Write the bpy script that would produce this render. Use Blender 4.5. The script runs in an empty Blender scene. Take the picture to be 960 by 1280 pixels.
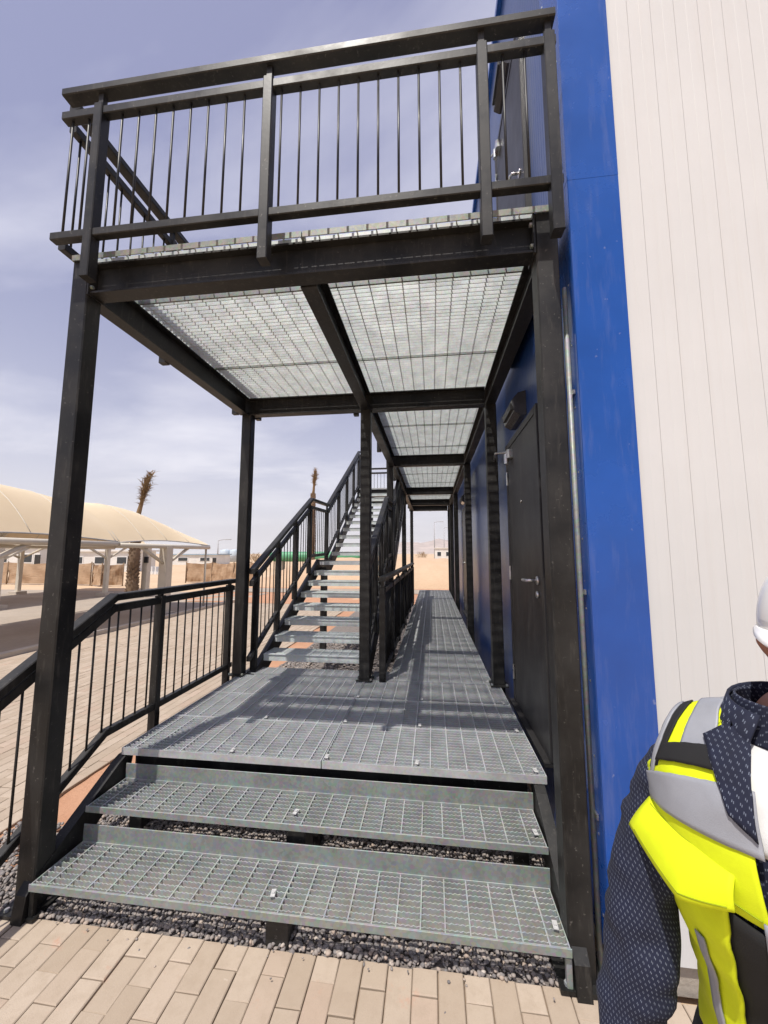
import bpy, bmesh, math, random
import numpy as np
from mathutils import Vector, Matrix
from mathutils.bvhtree import BVHTree
random.seed(7); rng = np.random.default_rng(7)
scene = bpy.context.scene
COL = scene.collection
R = math.radians

# ---------------------------------------------------------------- camera
cam = bpy.data.cameras.new('camera'); camo = bpy.data.objects.new('camera', cam); COL.objects.link(camo)
camo.location = (0, 0, 1.665); camo.rotation_euler = (R(90 + 6.17), 0, R(7.1))
cam.sensor_fit = 'VERTICAL'; cam.sensor_height = 36.0; cam.lens = 481 / 1280 * 36.0
cam.clip_start = 0.05; cam.clip_end = 12000
scene.camera = camo

# ---------------------------------------------------------------- sun, sky, exposure
SUN_T = Vector((0.18, 0.41, -1.0)).normalized()          # direction the light travels
sun = bpy.data.lights.new('sun', 'SUN'); sun.energy = 4.7; sun.angle = R(0.53); sun.color = (1.0, 0.95, 0.88)
suno = bpy.data.objects.new('sun', sun); COL.objects.link(suno)
suno.rotation_euler = SUN_T.to_track_quat('-Z', 'Y').to_euler(); suno.location = (-3, -6, 12)
world = bpy.data.worlds.new('World'); scene.world = world; world.use_nodes = True
wn = world.node_tree; wn.nodes.clear()
def wnode(t, **k):
    n = wn.nodes.new(t)
    for a, b in k.items(): setattr(n, a, b)
    return n
sky = wnode('ShaderNodeTexSky', sky_type='NISHITA'); sky.sun_disc = False
sky.sun_elevation = math.asin(-SUN_T.z); sky.sun_rotation = math.atan2(-SUN_T.x, -SUN_T.y)
sky.altitude = 0; sky.air_density = 1.0; sky.dust_density = 2.0; sky.ozone_density = 1.6
tc = wnode('ShaderNodeTexCoord'); sep = wnode('ShaderNodeSeparateXYZ'); wn.links.new(tc.outputs['Generated'], sep.inputs[0])
def wmath(op, a, b=None):
    n = wnode('ShaderNodeMath', operation=op)
    for i, v in enumerate((a, b)):
        if v is None: continue
        if isinstance(v, (int, float)): n.inputs[i].default_value = v
        else: wn.links.new(v, n.inputs[i])
    return n.outputs[0]
zc = wmath('ADD', wmath('MAXIMUM', sep.outputs['Z'], 0.0), 0.12)
cx_ = wmath('DIVIDE', sep.outputs['X'], zc); cy_ = wmath('DIVIDE', sep.outputs['Y'], zc)
cmb = wnode('ShaderNodeCombineXYZ'); wn.links.new(cx_, cmb.inputs[0]); wn.links.new(cy_, cmb.inputs[1])
cmap = wnode('ShaderNodeMapping'); cmap.inputs['Scale'].default_value = (0.55, 0.9, 1); cmap.inputs['Rotation'].default_value = (0, 0, R(25)); cmap.inputs['Location'].default_value = (3.1, 1.7, 0)
wn.links.new(cmb.outputs[0], cmap.inputs[0])
cn = wnode('ShaderNodeTexNoise'); cn.inputs['Scale'].default_value = 1.0; cn.inputs['Detail'].default_value = 7; cn.inputs['Roughness'].default_value = 0.55; cn.inputs['Distortion'].default_value = 0.35
wn.links.new(cmap.outputs[0], cn.inputs['Vector'])
cr = wnode('ShaderNodeMapRange'); cr.inputs['From Min'].default_value = 0.48; cr.inputs['From Max'].default_value = 0.70; cr.inputs['To Min'].default_value = 0.0; cr.inputs['To Max'].default_value = 0.7
wn.links.new(cn.outputs['Fac'], cr.inputs['Value'])
skyb = wnode('ShaderNodeMix', data_type='RGBA')           # thin high veil of dust over the clear sky
skyb.inputs['Factor'].default_value = 0.46; skyb.inputs['B'].default_value = (4.2, 4.0, 6.3, 1)
wn.links.new(sky.outputs[0], skyb.inputs['A'])
cmix = wnode('ShaderNodeMix', data_type='RGBA'); cmix.inputs['B'].default_value = (8.2, 8.2, 9.0, 1)
wn.links.new(cr.outputs[0], cmix.inputs['Factor']); wn.links.new(skyb.outputs['Result'], cmix.inputs['A'])
hz = wmath('POWER', wmath('SUBTRACT', 1.0, wmath('MINIMUM', wmath('MAXIMUM', sep.outputs['Z'], 0.0), 1.0)), 4.0)   # dust haze thickening to the horizon, the same all round
hmix = wnode('ShaderNodeMix', data_type='RGBA'); hmix.inputs['B'].default_value = (9.0, 8.75, 9.0, 1)
wn.links.new(wmath('MULTIPLY', hz, 0.92), hmix.inputs['Factor']); wn.links.new(cmix.outputs['Result'], hmix.inputs['A'])
bg = wnode('ShaderNodeBackground'); bg.inputs['Strength'].default_value = 0.112
wn.links.new(hmix.outputs['Result'], bg.inputs['Color'])
wo = wnode('ShaderNodeOutputWorld'); wn.links.new(bg.outputs[0], wo.inputs[0])
scene.view_settings.view_transform = 'Standard'; scene.view_settings.look = 'None'
scene.view_settings.exposure = 0.08; scene.view_settings.gamma = 1.0
scene.cycles.max_bounces = 8; scene.cycles.diffuse_bounces = 4; scene.cycles.glossy_bounces = 4
scene.cycles.use_denoising = True

# ---------------------------------------------------------------- materials
MATS = {}
class NT:
    def __init__(s, name):
        s.m = bpy.data.materials.new(name); s.m.use_nodes = True; s.t = s.m.node_tree
        s.b = s.t.nodes['Principled BSDF']; s.o = s.t.nodes['Material Output']; MATS[name] = s.m
    def n(s, t, ins=None, **k):
        x = s.t.nodes.new(t)
        for a, b in k.items(): setattr(x, a, b)
        for a, b in (ins or {}).items(): s.put(x.inputs[a], b)
        return x
    def put(s, sock, v):
        if hasattr(v, 'is_output'): s.t.links.new(v, sock)
        else: sock.default_value = v
    def set(s, **k):
        for a, b in k.items(): s.put(s.b.inputs[a.replace('_', ' ')], b)
    def pos(s): return s.n('ShaderNodeNewGeometry').outputs['Position']
    def obj(s): return s.n('ShaderNodeTexCoord').outputs['Object']
    def noise(s, vec, scale, detail=4, rough=0.55, dist=0.0):
        return s.n('ShaderNodeTexNoise', {'Vector': vec, 'Scale': scale, 'Detail': detail, 'Roughness': rough, 'Distortion': dist}).outputs['Fac']
    def rng(s, v, a, b, c=0.0, d=1.0):
        return s.n('ShaderNodeMapRange', {'Value': v, 'From Min': a, 'From Max': b, 'To Min': c, 'To Max': d}).outputs[0]
    def mix(s, f, a, b):
        m = s.n('ShaderNodeMix', data_type='RGBA'); s.put(m.inputs['Factor'], f)
        s.put(m.inputs['A'], a if hasattr(a, 'is_output') else (*a, 1)); s.put(m.inputs['B'], b if hasattr(b, 'is_output') else (*b, 1))
        return m.outputs['Result']
    def math(s, op, a, b=0.0):
        m = s.n('ShaderNodeMath', operation=op); s.put(m.inputs[0], a); s.put(m.inputs[1], b); return m.outputs[0]
    def bump(s, h, strength=0.3, dist=0.01):
        b = s.n('ShaderNodeBump', {'Height': h, 'Strength': strength, 'Distance': dist}); s.put(s.b.inputs['Normal'], b.outputs[0])
    def scalevec(s, v, sc):
        return s.n('ShaderNodeMapping', {'Vector': v, 'Scale': sc}).outputs[0]

def m_black():
    t = NT('black_paint'); p = t.pos()
    n1 = t.noise(p, 3.5, 6, 0.65); n2 = t.noise(t.scalevec(p, (40, 40, 6)), 1.0, 5, 0.6); n3 = t.noise(p, 55, 3, 0.6)
    c = t.mix(t.rng(n1, 0.4, 0.72), (0.0095, 0.0095, 0.0095), (0.030, 0.029, 0.0275))
    c = t.mix(t.rng(n2, 0.56, 0.82, 0, 0.5), c, (0.10, 0.092, 0.08))
    c = t.mix(t.rng(n3, 0.66, 0.74, 0, 0.55), c, (0.17, 0.16, 0.145))
    t.set(Base_Color=c, Roughness=t.rng(n1, 0.3, 0.7, 0.33, 0.58)); t.bump(n3, 0.12, 0.002); t.b.inputs['Specular IOR Level'].default_value = 0.33
def m_galv(name, col, metal=0.55, rough=0.42):
    t = NT(name); p = t.pos()
    n1 = t.noise(p, 9, 5, 0.6); n2 = t.n('ShaderNodeTexVoronoi', {'Vector': p, 'Scale': 70.0}).outputs['Color']
    n3 = t.noise(p, 60, 4, 0.6)
    a = tuple(x * 0.72 for x in col)
    c = t.mix(t.rng(n1, 0.3, 0.72), a, col); c = t.mix(0.08, c, n2)
    c = t.mix(t.rng(n3, 0.60, 0.75, 0, 0.35), c, (0.42, 0.36, 0.30))
    t.set(Base_Color=c, Metallic=metal, Roughness=t.rng(n1, 0.3, 0.7, rough - 0.08, rough + 0.14)); t.bump(n3, 0.1, 0.002)
def m_paint(name, col, rough=0.3, vary=0.12, spec=0.5, dust=0.15):
    t = NT(name); p = t.pos()
    n1 = t.noise(p, 2.2, 6, 0.6); n2 = t.noise(t.scalevec(p, (18, 18, 2.2)), 1.0, 5, 0.65)
    c = t.mix(t.rng(n1, 0.3, 0.75, 0, 1), tuple(x * (1 - vary) for x in col), tuple(min(1, x * (1 + vary)) for x in col))
    c = t.mix(t.rng(n2, 0.52, 0.82, 0, dust), c, (0.5, 0.46, 0.42))
    n3 = t.noise(p, 30, 2, 0.5); c = t.mix(t.rng(n3, 0.74, 0.80, 0, dust * 1.6), c, (0.6, 0.58, 0.55))
    t.set(Base_Color=c, Roughness=t.rng(n1, 0.3, 0.7, rough - 0.05, rough + 0.08)); t.b.inputs['Specular IOR Level'].default_value = spec
def m_plain(name, col, rough=0.6, metal=0.0, vary=0.2, scale=6.0, bump=0.0):
    t = NT(name); p = t.pos(); n1 = t.noise(p, scale, 6, 0.6)
    c = t.mix(t.rng(n1, 0.3, 0.72), tuple(x * (1 - vary) for x in col), tuple(min(1, x * (1 + vary)) for x in col))
    t.set(Base_Color=c, Roughness=rough, Metallic=metal)
    if bump: t.bump(t.noise(p, scale * 6, 5, 0.6), bump, 0.01)
def m_paver():
    t = NT('paver_concrete'); p = t.pos()
    rnd = t.n('ShaderNodeObjectInfo').outputs['Random']; at = t.n('ShaderNodeAttribute', attribute_name='var').outputs['Fac']
    v = t.math('FRACT', t.math('ADD', t.math('MULTIPLY', rnd, 7.31), at))
    c = t.mix(v, (0.35, 0.278, 0.208), (0.43, 0.352, 0.275))
    c = t.mix(t.rng(t.math('FRACT', t.math('MULTIPLY', v, 5.7)), 0.75, 0.98, 0, 0.3), c, (0.43, 0.30, 0.23))
    n1 = t.noise(p, 14, 6, 0.65); c = t.mix(t.rng(n1, 0.45, 0.72, 0, 0.5), c, (0.31, 0.24, 0.175))
    n2 = t.noise(p, 220, 3, 0.6); c = t.mix(t.rng(n2, 0.58, 0.75, 0, 0.35), c, (0.25, 0.2, 0.16))
    n3 = t.noise(p, 6.3, 4, 0.7); c = t.mix(t.rng(n3, 0.68, 0.73, 0, 0.5), c, (0.62, 0.55, 0.46))
    n4 = t.noise(t.scalevec(p, (1, 1, 1)), 4.1, 5, 0.75); c = t.mix(t.rng(n4, 0.62, 0.74, 0, 0.5), c, (0.48, 0.22, 0.14))
    t.set(Base_Color=c, Roughness=0.88); t.bump(n2, 0.35, 0.002)
def m_gravel():
    t = NT('gravel_stone'); at = t.n('ShaderNodeAttribute', attribute_name='var').outputs['Fac']; p = t.pos()
    r = t.n('ShaderNodeValToRGB', {'Fac': at}); e = r.color_ramp
    for pos, c in ((0.0, (0.12, 0.115, 0.12)), (0.35, (0.19, 0.175, 0.175)), (0.6, (0.245, 0.215, 0.20)), (0.8, (0.30, 0.26, 0.235)), (0.93, (0.37, 0.285, 0.23)), (1.0, (0.50, 0.45, 0.40))):
        k = e.elements.new(pos) if pos not in (0.0, 1.0) else e.elements[0 if pos == 0 else -1]; k.color = (*c, 1)
    n = t.noise(p, 120, 4, 0.6)
    t.set(Base_Color=t.mix(t.rng(n, 0.35, 0.7, 0, 0.4), r.outputs[0], (0.3, 0.26, 0.22)), Roughness=0.85)
def m_sand(name, a, b, sc=0.6, bump=0.4):
    t = NT(name); p = t.pos(); n1 = t.noise(p, sc, 8, 0.65); n2 = t.noise(p, sc * 22, 6, 0.7)
    c = t.mix(t.rng(n1, 0.3, 0.7), a, b); c = t.mix(t.rng(n2, 0.4, 0.8, 0, 0.4), c, tuple(x * 0.72 for x in a))
    t.set(Base_Color=c, Roughness=0.95); t.bump(n2, bump, 0.03)
def m_white_panel():
    t = NT('white_panel'); p = t.pos(); n1 = t.noise(p, 1.3, 6, 0.6); n2 = t.noise(t.scalevec(p, (30, 30, 1.2)), 1, 5, 0.65); n3 = t.noise(p, 260, 2, 0.5)
    c = t.mix(t.rng(n1, 0.3, 0.7), (0.575, 0.585, 0.585), (0.62, 0.63, 0.63)); c = t.mix(t.rng(n2, 0.5, 0.85, 0, 0.2), c, (0.50, 0.45, 0.40))
    t.set(Base_Color=c, Roughness=0.55); t.bump(n3, 0.1, 0.001)
def m_membrane():
    t = NT('shade_fabric'); p = t.pos(); n1 = t.noise(p, 1.2, 5, 0.6)
    c = t.mix(t.rng(n1, 0.3, 0.7), (0.78, 0.65, 0.46), (0.83, 0.70, 0.51))
    d = t.n('ShaderNodeBsdfDiffuse', {'Color': c, 'Roughness': 0.8}); tr = t.n('ShaderNodeBsdfTranslucent', {'Color': (0.62, 0.45, 0.27, 1)})
    mx = t.n('ShaderNodeMixShader', {'Fac': 0.06, 1: d.outputs[0], 2: tr.outputs[0]}); t.t.links.new(mx.outputs[0], t.o.inputs[0])
def m_shirt():
    t = NT('navy_print_cotton'); uv = t.n('ShaderNodeUVMap').outputs[0]
    sp = t.n('ShaderNodeSeparateXYZ', {'Vector': uv}); u, v = sp.outputs[0], sp.outputs[1]
    row = t.math('DIVIDE', v, 0.0070); rf = t.math('FRACT', row); ri = t.math('FLOOR', row)
    cu = t.math('ADD', t.math('DIVIDE', u, 0.0092), t.math('MULTIPLY', t.math('MODULO', ri, 2.0), 0.5)); cf = t.math('FRACT', cu)
    def bar(c, w, vc): 
        a = t.math('LESS_THAN', t.math('ABSOLUTE', t.math('SUBTRACT', cf, c)), w); b = t.math('LESS_THAN', t.math('ABSOLUTE', t.math('SUBTRACT', rf, vc)), 0.19)
        return t.math('MULTIPLY', a, b)
    mask = t.math('MAXIMUM', bar(0.40, 0.05, 0.56), bar(0.60, 0.05, 0.40))
    wv = t.noise(t.pos(), 900, 2, 0.5); n1 = t.noise(t.pos(), 14, 4, 0.6)
    base = t.mix(t.rng(n1, 0.3, 0.7), (0.0035, 0.0055, 0.020), (0.006, 0.010, 0.034))
    t.set(Base_Color=t.mix(t.math('MULTIPLY', mask, t.rng(n1, 0.25, 0.75, 0.3, 0.8)), base, (0.26, 0.30, 0.38)), Roughness=0.85); t.bump(wv, 0.25, 0.001)
    t.b.inputs['Sheen Weight'].default_value = 0.0
def m_fabric(name, col, rough=0.8, bump=0.3, sc=700):
    t = NT(name); p = t.pos(); n = t.noise(p, sc, 2, 0.5); n1 = t.noise(p, 25, 4, 0.6)
    t.set(Base_Color=t.mix(t.rng(n1, 0.3, 0.7), tuple(x * 0.88 for x in col), col), Roughness=rough); t.bump(n, bump, 0.001)
def m_hessian():
    t = NT('hessian_cloth'); p = t.pos(); n1 = t.noise(p, 1.1, 6, 0.65); n2 = t.noise(t.scalevec(p, (1, 1, 5)), 3, 5, 0.6)
    t.set(Base_Color=t.mix(t.rng(n1, 0.3, 0.7), (0.34, 0.225, 0.14), (0.47, 0.33, 0.215)), Roughness=0.95); t.bump(n2, 0.6, 0.05)
m_black(); m_galv('galvanised_steel', (0.53, 0.55, 0.555), 0.25, 0.42); m_galv('lit_galvanised_steel', (0.70, 0.75, 0.735), 0.15, 0.42); m_plain('clip_zinc', (0.5, 0.5, 0.49), 0.4, 0.1, 0.1, 80); m_galv('tread_steel', (0.41, 0.435, 0.42), 0.25, 0.45); m_galv('galvanised_plate', (0.27, 0.295, 0.28), 0.25, 0.5); m_galv('bright_steel', (0.66, 0.66, 0.65), 0.9, 0.28)  # upper deck and stair steel: brightness of lit grating put into the base colour
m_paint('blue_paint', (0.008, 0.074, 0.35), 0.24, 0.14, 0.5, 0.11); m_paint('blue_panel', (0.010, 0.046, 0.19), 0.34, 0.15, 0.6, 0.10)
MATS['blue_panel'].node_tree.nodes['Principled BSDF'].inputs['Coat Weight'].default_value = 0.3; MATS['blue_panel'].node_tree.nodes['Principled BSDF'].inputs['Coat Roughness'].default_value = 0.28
m_paint('door_paint', (0.022, 0.021, 0.021), 0.42, 0.15, 0.4, 0.10); m_paint('white_paint', (0.72, 0.71, 0.69), 0.4, 0.05, 0.5, 0.15)
m_plain('concrete', (0.36, 0.32, 0.27), 0.9, 0, 0.2, 9, 0.4); m_plain('kerb_concrete', (0.50, 0.44, 0.37), 0.9, 0, 0.12, 5, 0.3)
m_plain('dark_plastic', (0.02, 0.02, 0.021), 0.4); m_plain('gravel_fines', (0.19, 0.165, 0.15), 0.95, 0, 0.4, 60, 0.5); m_plain('joint_sand', (0.22, 0.16, 0.11), 0.95, 0, 0.3, 20, 0.3)
m_plain('cream_steel', (0.58, 0.53, 0.44), 0.5, 0, 0.08, 4); m_plain('palm_trunk', (0.20, 0.135, 0.085), 0.95, 0, 0.35, 12, 0.6)
m_plain('palm_frond_dry', (0.27, 0.175, 0.085), 0.9, 0, 0.35, 20); m_plain('green_tank', (0.10, 0.32, 0.17), 0.5, 0, 0.15, 1)
m_plain('tank_grey', (0.45, 0.52, 0.58), 0.5, 0, 0.1, 1); m_plain('roof_blue', (0.28, 0.38, 0.47), 0.5, 0, 0.15, 1)
m_plain('cabin_white', (0.66, 0.65, 0.62), 0.6, 0, 0.08, 1); m_plain('window_glass', (0.03, 0.04, 0.05), 0.1); m_plain('rock', (0.46, 0.38, 0.33), 0.95, 0, 0.25, 0.01)
m_plain('lamp_steel', (0.35, 0.35, 0.36), 0.5); m_plain('lamp_cover', (0.05, 0.05, 0.055), 0.15)
m_paver(); m_gravel(); m_sand('desert_sand', (0.50, 0.35, 0.22), (0.60, 0.45, 0.30), 0.25); m_sand('red_sand', (0.42, 0.215, 0.125), (0.50, 0.28, 0.17), 2.2)
m_sand('berm_sand', (0.47, 0.32, 0.205), (0.55, 0.40, 0.27), 0.5, 0.6); m_sand('road_surface', (0.30, 0.25, 0.20), (0.40, 0.34, 0.275), 0.7, 0.2)
m_white_panel(); m_membrane(); m_shirt(); m_hessian()
m_fabric('vest_yellow', (0.70, 0.80, 0.003)); m_fabric('vest_seam', (0.30, 0.36, 0.002)); m_fabric('vest_black', (0.008, 0.008, 0.009)); m_fabric('reflective_tape', (0.30, 0.31, 0.34), 0.45, 0.35, 500)
m_fabric('trouser_cloth', (0.02, 0.02, 0.025)); m_fabric('white_cotton', (0.7, 0.7, 0.7)); m_plain('skin', (0.30, 0.135, 0.085), 0.5, 0, 0.12, 30)
m_plain('helmet_plastic', (0.80, 0.80, 0.79), 0.25, 0, 0.03, 5); m_plain('boot_leather', (0.04, 0.03, 0.022), 0.6); m_plain('hair_dark', (0.012, 0.010, 0.009), 0.6); m_plain('eye_white', (0.7, 0.68, 0.65), 0.2)

# ---------------------------------------------------------------- helpers
WL = {}
def link(o, parent=None, wloc=(0, 0, 0)):
    COL.objects.link(o); w = Vector(wloc); WL[o.name] = w
    if parent is not None:
        o.parent = parent; o.location = w - WL[parent.name]
    else: o.location = w
    return o
def tag(o, label, cat, group=None, kind=None):
    if label: o['label'] = label
    if cat: o['category'] = cat
    if group: o['group'] = group
    if kind: o['kind'] = kind
    return o
def thing(name, label, cat, loc=(0, 0, 0), group=None):
    o = bpy.data.objects.new(name, None); o.empty_display_size = 0.2; link(o, None, loc); return tag(o, label, cat, group)
def mesh(name, verts, faces, mat, smooth=False, mats=None, fmat=None):
    me = bpy.data.meshes.new(name); me.from_pydata([tuple(v) for v in verts], [], faces)
    for mm in (mats or [mat]): me.materials.append(MATS[mm])
    if fmat is not None: me.polygons.foreach_set('material_index', fmat)
    if smooth: me.polygons.foreach_set('use_smooth', [True] * len(me.polygons))
    me.update(); return me
def add(name, me, parent=None, loc=(0, 0, 0)):
    return link(bpy.data.objects.new(name, me), parent, loc)
class MB:                                        # collects several shapes into one mesh
    def __init__(s): s.v = []; s.f = []
    def put(s, v, f):
        k = len(s.v); s.v += [tuple(x) for x in v]; s.f += [tuple(i + k for i in q) for q in f]; return s
    def bar(s, p, q, a, b, ch=0.003): return s.put(*bar_geo(p, q, a, b, ch))
    def box(s, c, d, ch=0.0):
        c = Vector(c); return s.put(*bar_geo(c - Vector((0, 0, d[2] / 2)), c + Vector((0, 0, d[2] / 2)), Vector((d[0] / 2, 0, 0)), Vector((0, d[1] / 2, 0)), ch))
    def tube(s, pts, rad, n=10, cap=True): return s.put(*tube_geo(pts, rad, n, cap))
    def me(s, name, mat, smooth=False): return mesh(name, s.v, s.f, mat, smooth)
    def obj(s, name, mat, parent=None, smooth=False, origin=(0, 0, 0)):
        o = Vector(origin); me = mesh(name, [Vector(v) - o for v in s.v], s.f, mat, smooth); return add(name, me, parent, o)
def bar_geo(p, q, a, b, ch=0.003):               # prism p->q, half-size vectors a and b, chamfered edges
    p, q, a, b = Vector(p), Vector(q), Vector(a), Vector(b)
    if ch <= 0:
        ring = [-a - b, a - b, a + b, -a + b]
    else:
        ka = 1 - ch / a.length; kb = 1 - ch / b.length
        ring = [-a * ka - b, a * ka - b, a - b * kb, a + b * kb, a * ka + b, -a * ka + b, -a + b * kb, -a - b * kb]
    n = len(ring); v = [p + r for r in ring] + [q + r for r in ring]
    f = [(i, (i + 1) % n, n + (i + 1) % n, n + i) for i in range(n)] + [tuple(range(n - 1, -1, -1)), tuple(range(n, 2 * n))]
    return v, f
def tube_geo(pts, rad, n=10, cap=True):
    pts = [Vector(p) for p in pts]; rr = rad if isinstance(rad, (list, tuple)) else [rad] * len(pts)
    v = []; f = []; up0 = None
    for i, p in enumerate(pts):
        d = (pts[min(i + 1, len(pts) - 1)] - pts[max(i - 1, 0)]).normalized()
        if up0 is None: up0 = d.orthogonal().normalized()
        a = (up0 - d * up0.dot(d)).normalized(); b = d.cross(a); up0 = a
        v += [p + (a * math.cos(2 * math.pi * k / n) + b * math.sin(2 * math.pi * k / n)) * rr[i] for k in range(n)]
    for i in range(len(pts) - 1):
        f += [(i * n + k, i * n + (k + 1) % n, (i + 1) * n + (k + 1) % n, (i + 1) * n + k) for k in range(n)]
    if cap: f += [tuple(range(n - 1, -1, -1)), tuple(range((len(pts) - 1) * n, len(pts) * n))]
    return v, f
def barobj(name, mat, parent, p, q, a, b, ch=0.003):
    p = Vector(p); v, f = bar_geo((0, 0, 0), Vector(q) - p, a, b, ch); return add(name, mesh(name, v, f, mat), parent, p)
BOXC = {}
def boxobj(name, mat, parent, c, d, ch=0.003):   # axis-aligned box, mesh data shared between equal sizes
    key = (tuple(round(x, 4) for x in d), mat, ch)
    if key not in BOXC: BOXC[key] = MB().box((0, 0, 0), d, ch).me(name, mat)
    return add(name, BOXC[key], parent, c)
def structure(o): o['kind'] = 'structure'; return o
X, Y, Z = Vector((1, 0, 0)), Vector((0, 1, 0)), Vector((0, 0, 1))

# ================================================================ ground, sand, roads
def grid_obj(name, x0, x1, y0, y1, nx, ny, hf, mat, z=0.0):
    vs = []; fs = []
    for j in range(ny + 1):
        for i in range(nx + 1):
            x = x0 + (x1 - x0) * i / nx; y = y0 + (y1 - y0) * j / ny; vs.append((x, y, z + hf(x, y)))
    for j in range(ny):
        for i in range(nx):
            a = j * (nx + 1) + i; fs.append((a, a + 1, a + nx + 2, a + nx + 1))
    return structure(add(name, mesh(name, vs, fs, mat, True)))
def rings(n=72):
    vs = [(0, 20, -0.045)]; fs = []; rad = [30, 80, 300, 1200, 5000]
    for r in rad: vs += [(r * math.cos(2 * math.pi * k / n), 20 + r * math.sin(2 * math.pi * k / n), -0.045) for k in range(n)]
    fs += [(0, 1 + k, 1 + (k + 1) % n) for k in range(n)]
    for i in range(len(rad) - 1):
        fs += [(1 + i * n + k, 1 + (i + 1) * n + k, 1 + (i + 1) * n + (k + 1) % n, 1 + i * n + (k + 1) % n) for k in range(n)]
    return vs, fs
structure(add('ground', mesh('ground', *rings(), 'desert_sand')))
from mathutils import noise as MN
def nz(x, y, s=1.0, k=0.0): return MN.noise(Vector((x * s, y * s, k)))
grid_obj('road', -34, -7.0, -6, 16.2, 30, 24, lambda x, y: 0.006 * nz(x, y, 0.8), 'road_surface', -0.03)
grid_obj('sand_strip', -2.75, -1.6, -1.0, 14.5, 12, 150, lambda x, y: 0.012 * nz(x, y, 3) + 0.01 * nz(x, y, 11), 'red_sand', -0.022)
grid_obj('sand_verge', -9.5, 2.2, 12.9, 19.5, 60, 40, lambda x, y: 0.02 * nz(x, y, 1.2), 'red_sand', -0.03)
def bermh(x, y):
    e = max(0.0, 1 - ((y - 23.2) / 4.4) ** 2); ex = 1 / (1 + math.exp((-8.8 - x) * 1.6)) * 1 / (1 + math.exp((x - 14) * 1.2))
    return 1.42 * (e ** 0.7) * ex * (1 + 0.10 * nz(x, y, 0.35) + 0.05 * nz(x, y, 1.7)) + 0.03 * nz(x, y, 3.0)
grid_obj('sand_bank', -12, 17, 18.8, 27.6, 140, 50, bermh, 'berm_sand', -0.04)
grid_obj('kerb_road', -10, 12, 16.4, 18.3, 20, 2, lambda x, y: 0.0, 'road_surface', -0.012)
k = MB()
k.box((-6.9, 5.0, 0.0), (0.14, 16.0, 0.14), 0.012)
structure(k.obj('kerb', 'kerb_concrete'))
# hills far behind the site
def hill(x0, x1, y, h, name):
    vs = []; fs = []; n = 120
    for i in range(n + 1):
        x = x0 + (x1 - x0) * i / n; t = i / n
        e = math.sin(math.pi * t) ** 0.6 * (0.55 + 0.45 * (0.5 + MN.fractal(Vector((x * 0.0016, 3.3, 0)), 1.0, 2.0, 5)))
        for kk, (dy, hh) in enumerate(((-900, -0.02), (-420, 0.34), (-160, 0.72), (0, 1.0), (500, 0.0))):
            vs.append((x, y + dy + 120 * nz(x, kk * 31, 0.003), h * max(-0.02, hh * e * (1 + 0.16 * nz(x, kk * 57, 0.008)))))
    for i in range(n):
        for kk in range(4):
            a = i * 5 + kk; fs.append((a, a + 5, a + 6, a + 1))
    structure(add(name, mesh(name, vs, fs, 'rock', True)))
hill(-700, 3300, 3500, 265, 'hills')

# ---------------------------------------------------------------- paving, each near paver its own piece
def paver_me(w, l, h=0.06):
    bm = bmesh.new(); bmesh.ops.create_cube(bm, size=1.0)
    for v in bm.verts: v.co = Vector((v.co.x * w, v.co.y * l, v.co.z * h - h / 2))
    bmesh.ops.bevel(bm, geom=[e for e in bm.edges if all(v.co.z > -h * 0.2 for v in e.verts)], offset=0.0035, segments=1, affect='EDGES')
    bmesh.ops.delete(bm, geom=[f for f in bm.faces if f.normal.z < -0.9], context='FACES')
    me = bpy.data.meshes.new('paver'); bm.to_mesh(me); bm.free(); me.materials.append(MATS['paver_concrete']); return me
PAV = paver_me(0.0965, 0.1965); PAVH = paver_me(0.0965, 0.0965)
def paving(name, x0, x1, y0, y1, near, label=None):
    base = grid_obj(name, x0, x1, y0, y1, 2, 2, lambda x, y: 0.0, 'joint_sand', -0.012)
    cells = []
    nx = int(round((x1 - x0) / 0.1))
    for i in range(nx):
        x = x0 + 0.05 + i * 0.1; y = y1 - (0.0 if i % 2 else 0.0)
        first = True; yy = y1
        if i % 2 == 0: cells.append((x, yy - 0.05, 1)); yy -= 0.1
        while yy - 0.2 > y0 - 0.01: cells.append((x, yy - 0.1, 0)); yy -= 0.2
    cells.sort(key=near); top = cells[:300]; rest = cells[300:]
    for x, y, hf in top:
        o = add('paver', PAVH if hf else PAV, base, (x + random.gauss(0, 0.0008), y + random.gauss(0, 0.001), random.gauss(0, 0.0014)))
        o.rotation_euler = (random.gauss(0, 0.005), random.gauss(0, 0.007), random.gauss(0, 0.006))
    if rest:
        vs = []; fs = []; var = []
        src = [(np.array([v.co for v in m.vertices]), [tuple(p.vertices) for p in m.polygons]) for m in (PAV, PAVH)]
        for x, y, hf in rest:
            sv, sf = src[hf]; kk = len(vs); q = random.random(); vs += [tuple(r) for r in sv + np.array((x, y, random.gauss(0, 0.0014)))]
            fs += [tuple(i + kk for i in g) for g in sf]; var += [q] * len(sv)
        me = mesh('pavers', vs, fs, 'paver_concrete'); at = me.attributes.new('var', 'FLOAT', 'POINT'); at.data.foreach_set('value', var)
        o = add('paver_field', me, base); o['kind'] = 'stuff'
    return base
paving('paving', -2.5, 1.9, -1.05, 1.75, lambda c: (c[0] + 0.5) ** 2 * 0.25 + (c[1] - 1.6) ** 2)
paving('side_path', -6.8, -2.6, -1.0, 12.6, lambda c: (c[0] + 2.6) ** 2 + (c[1] - 1.9) ** 2)

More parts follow.
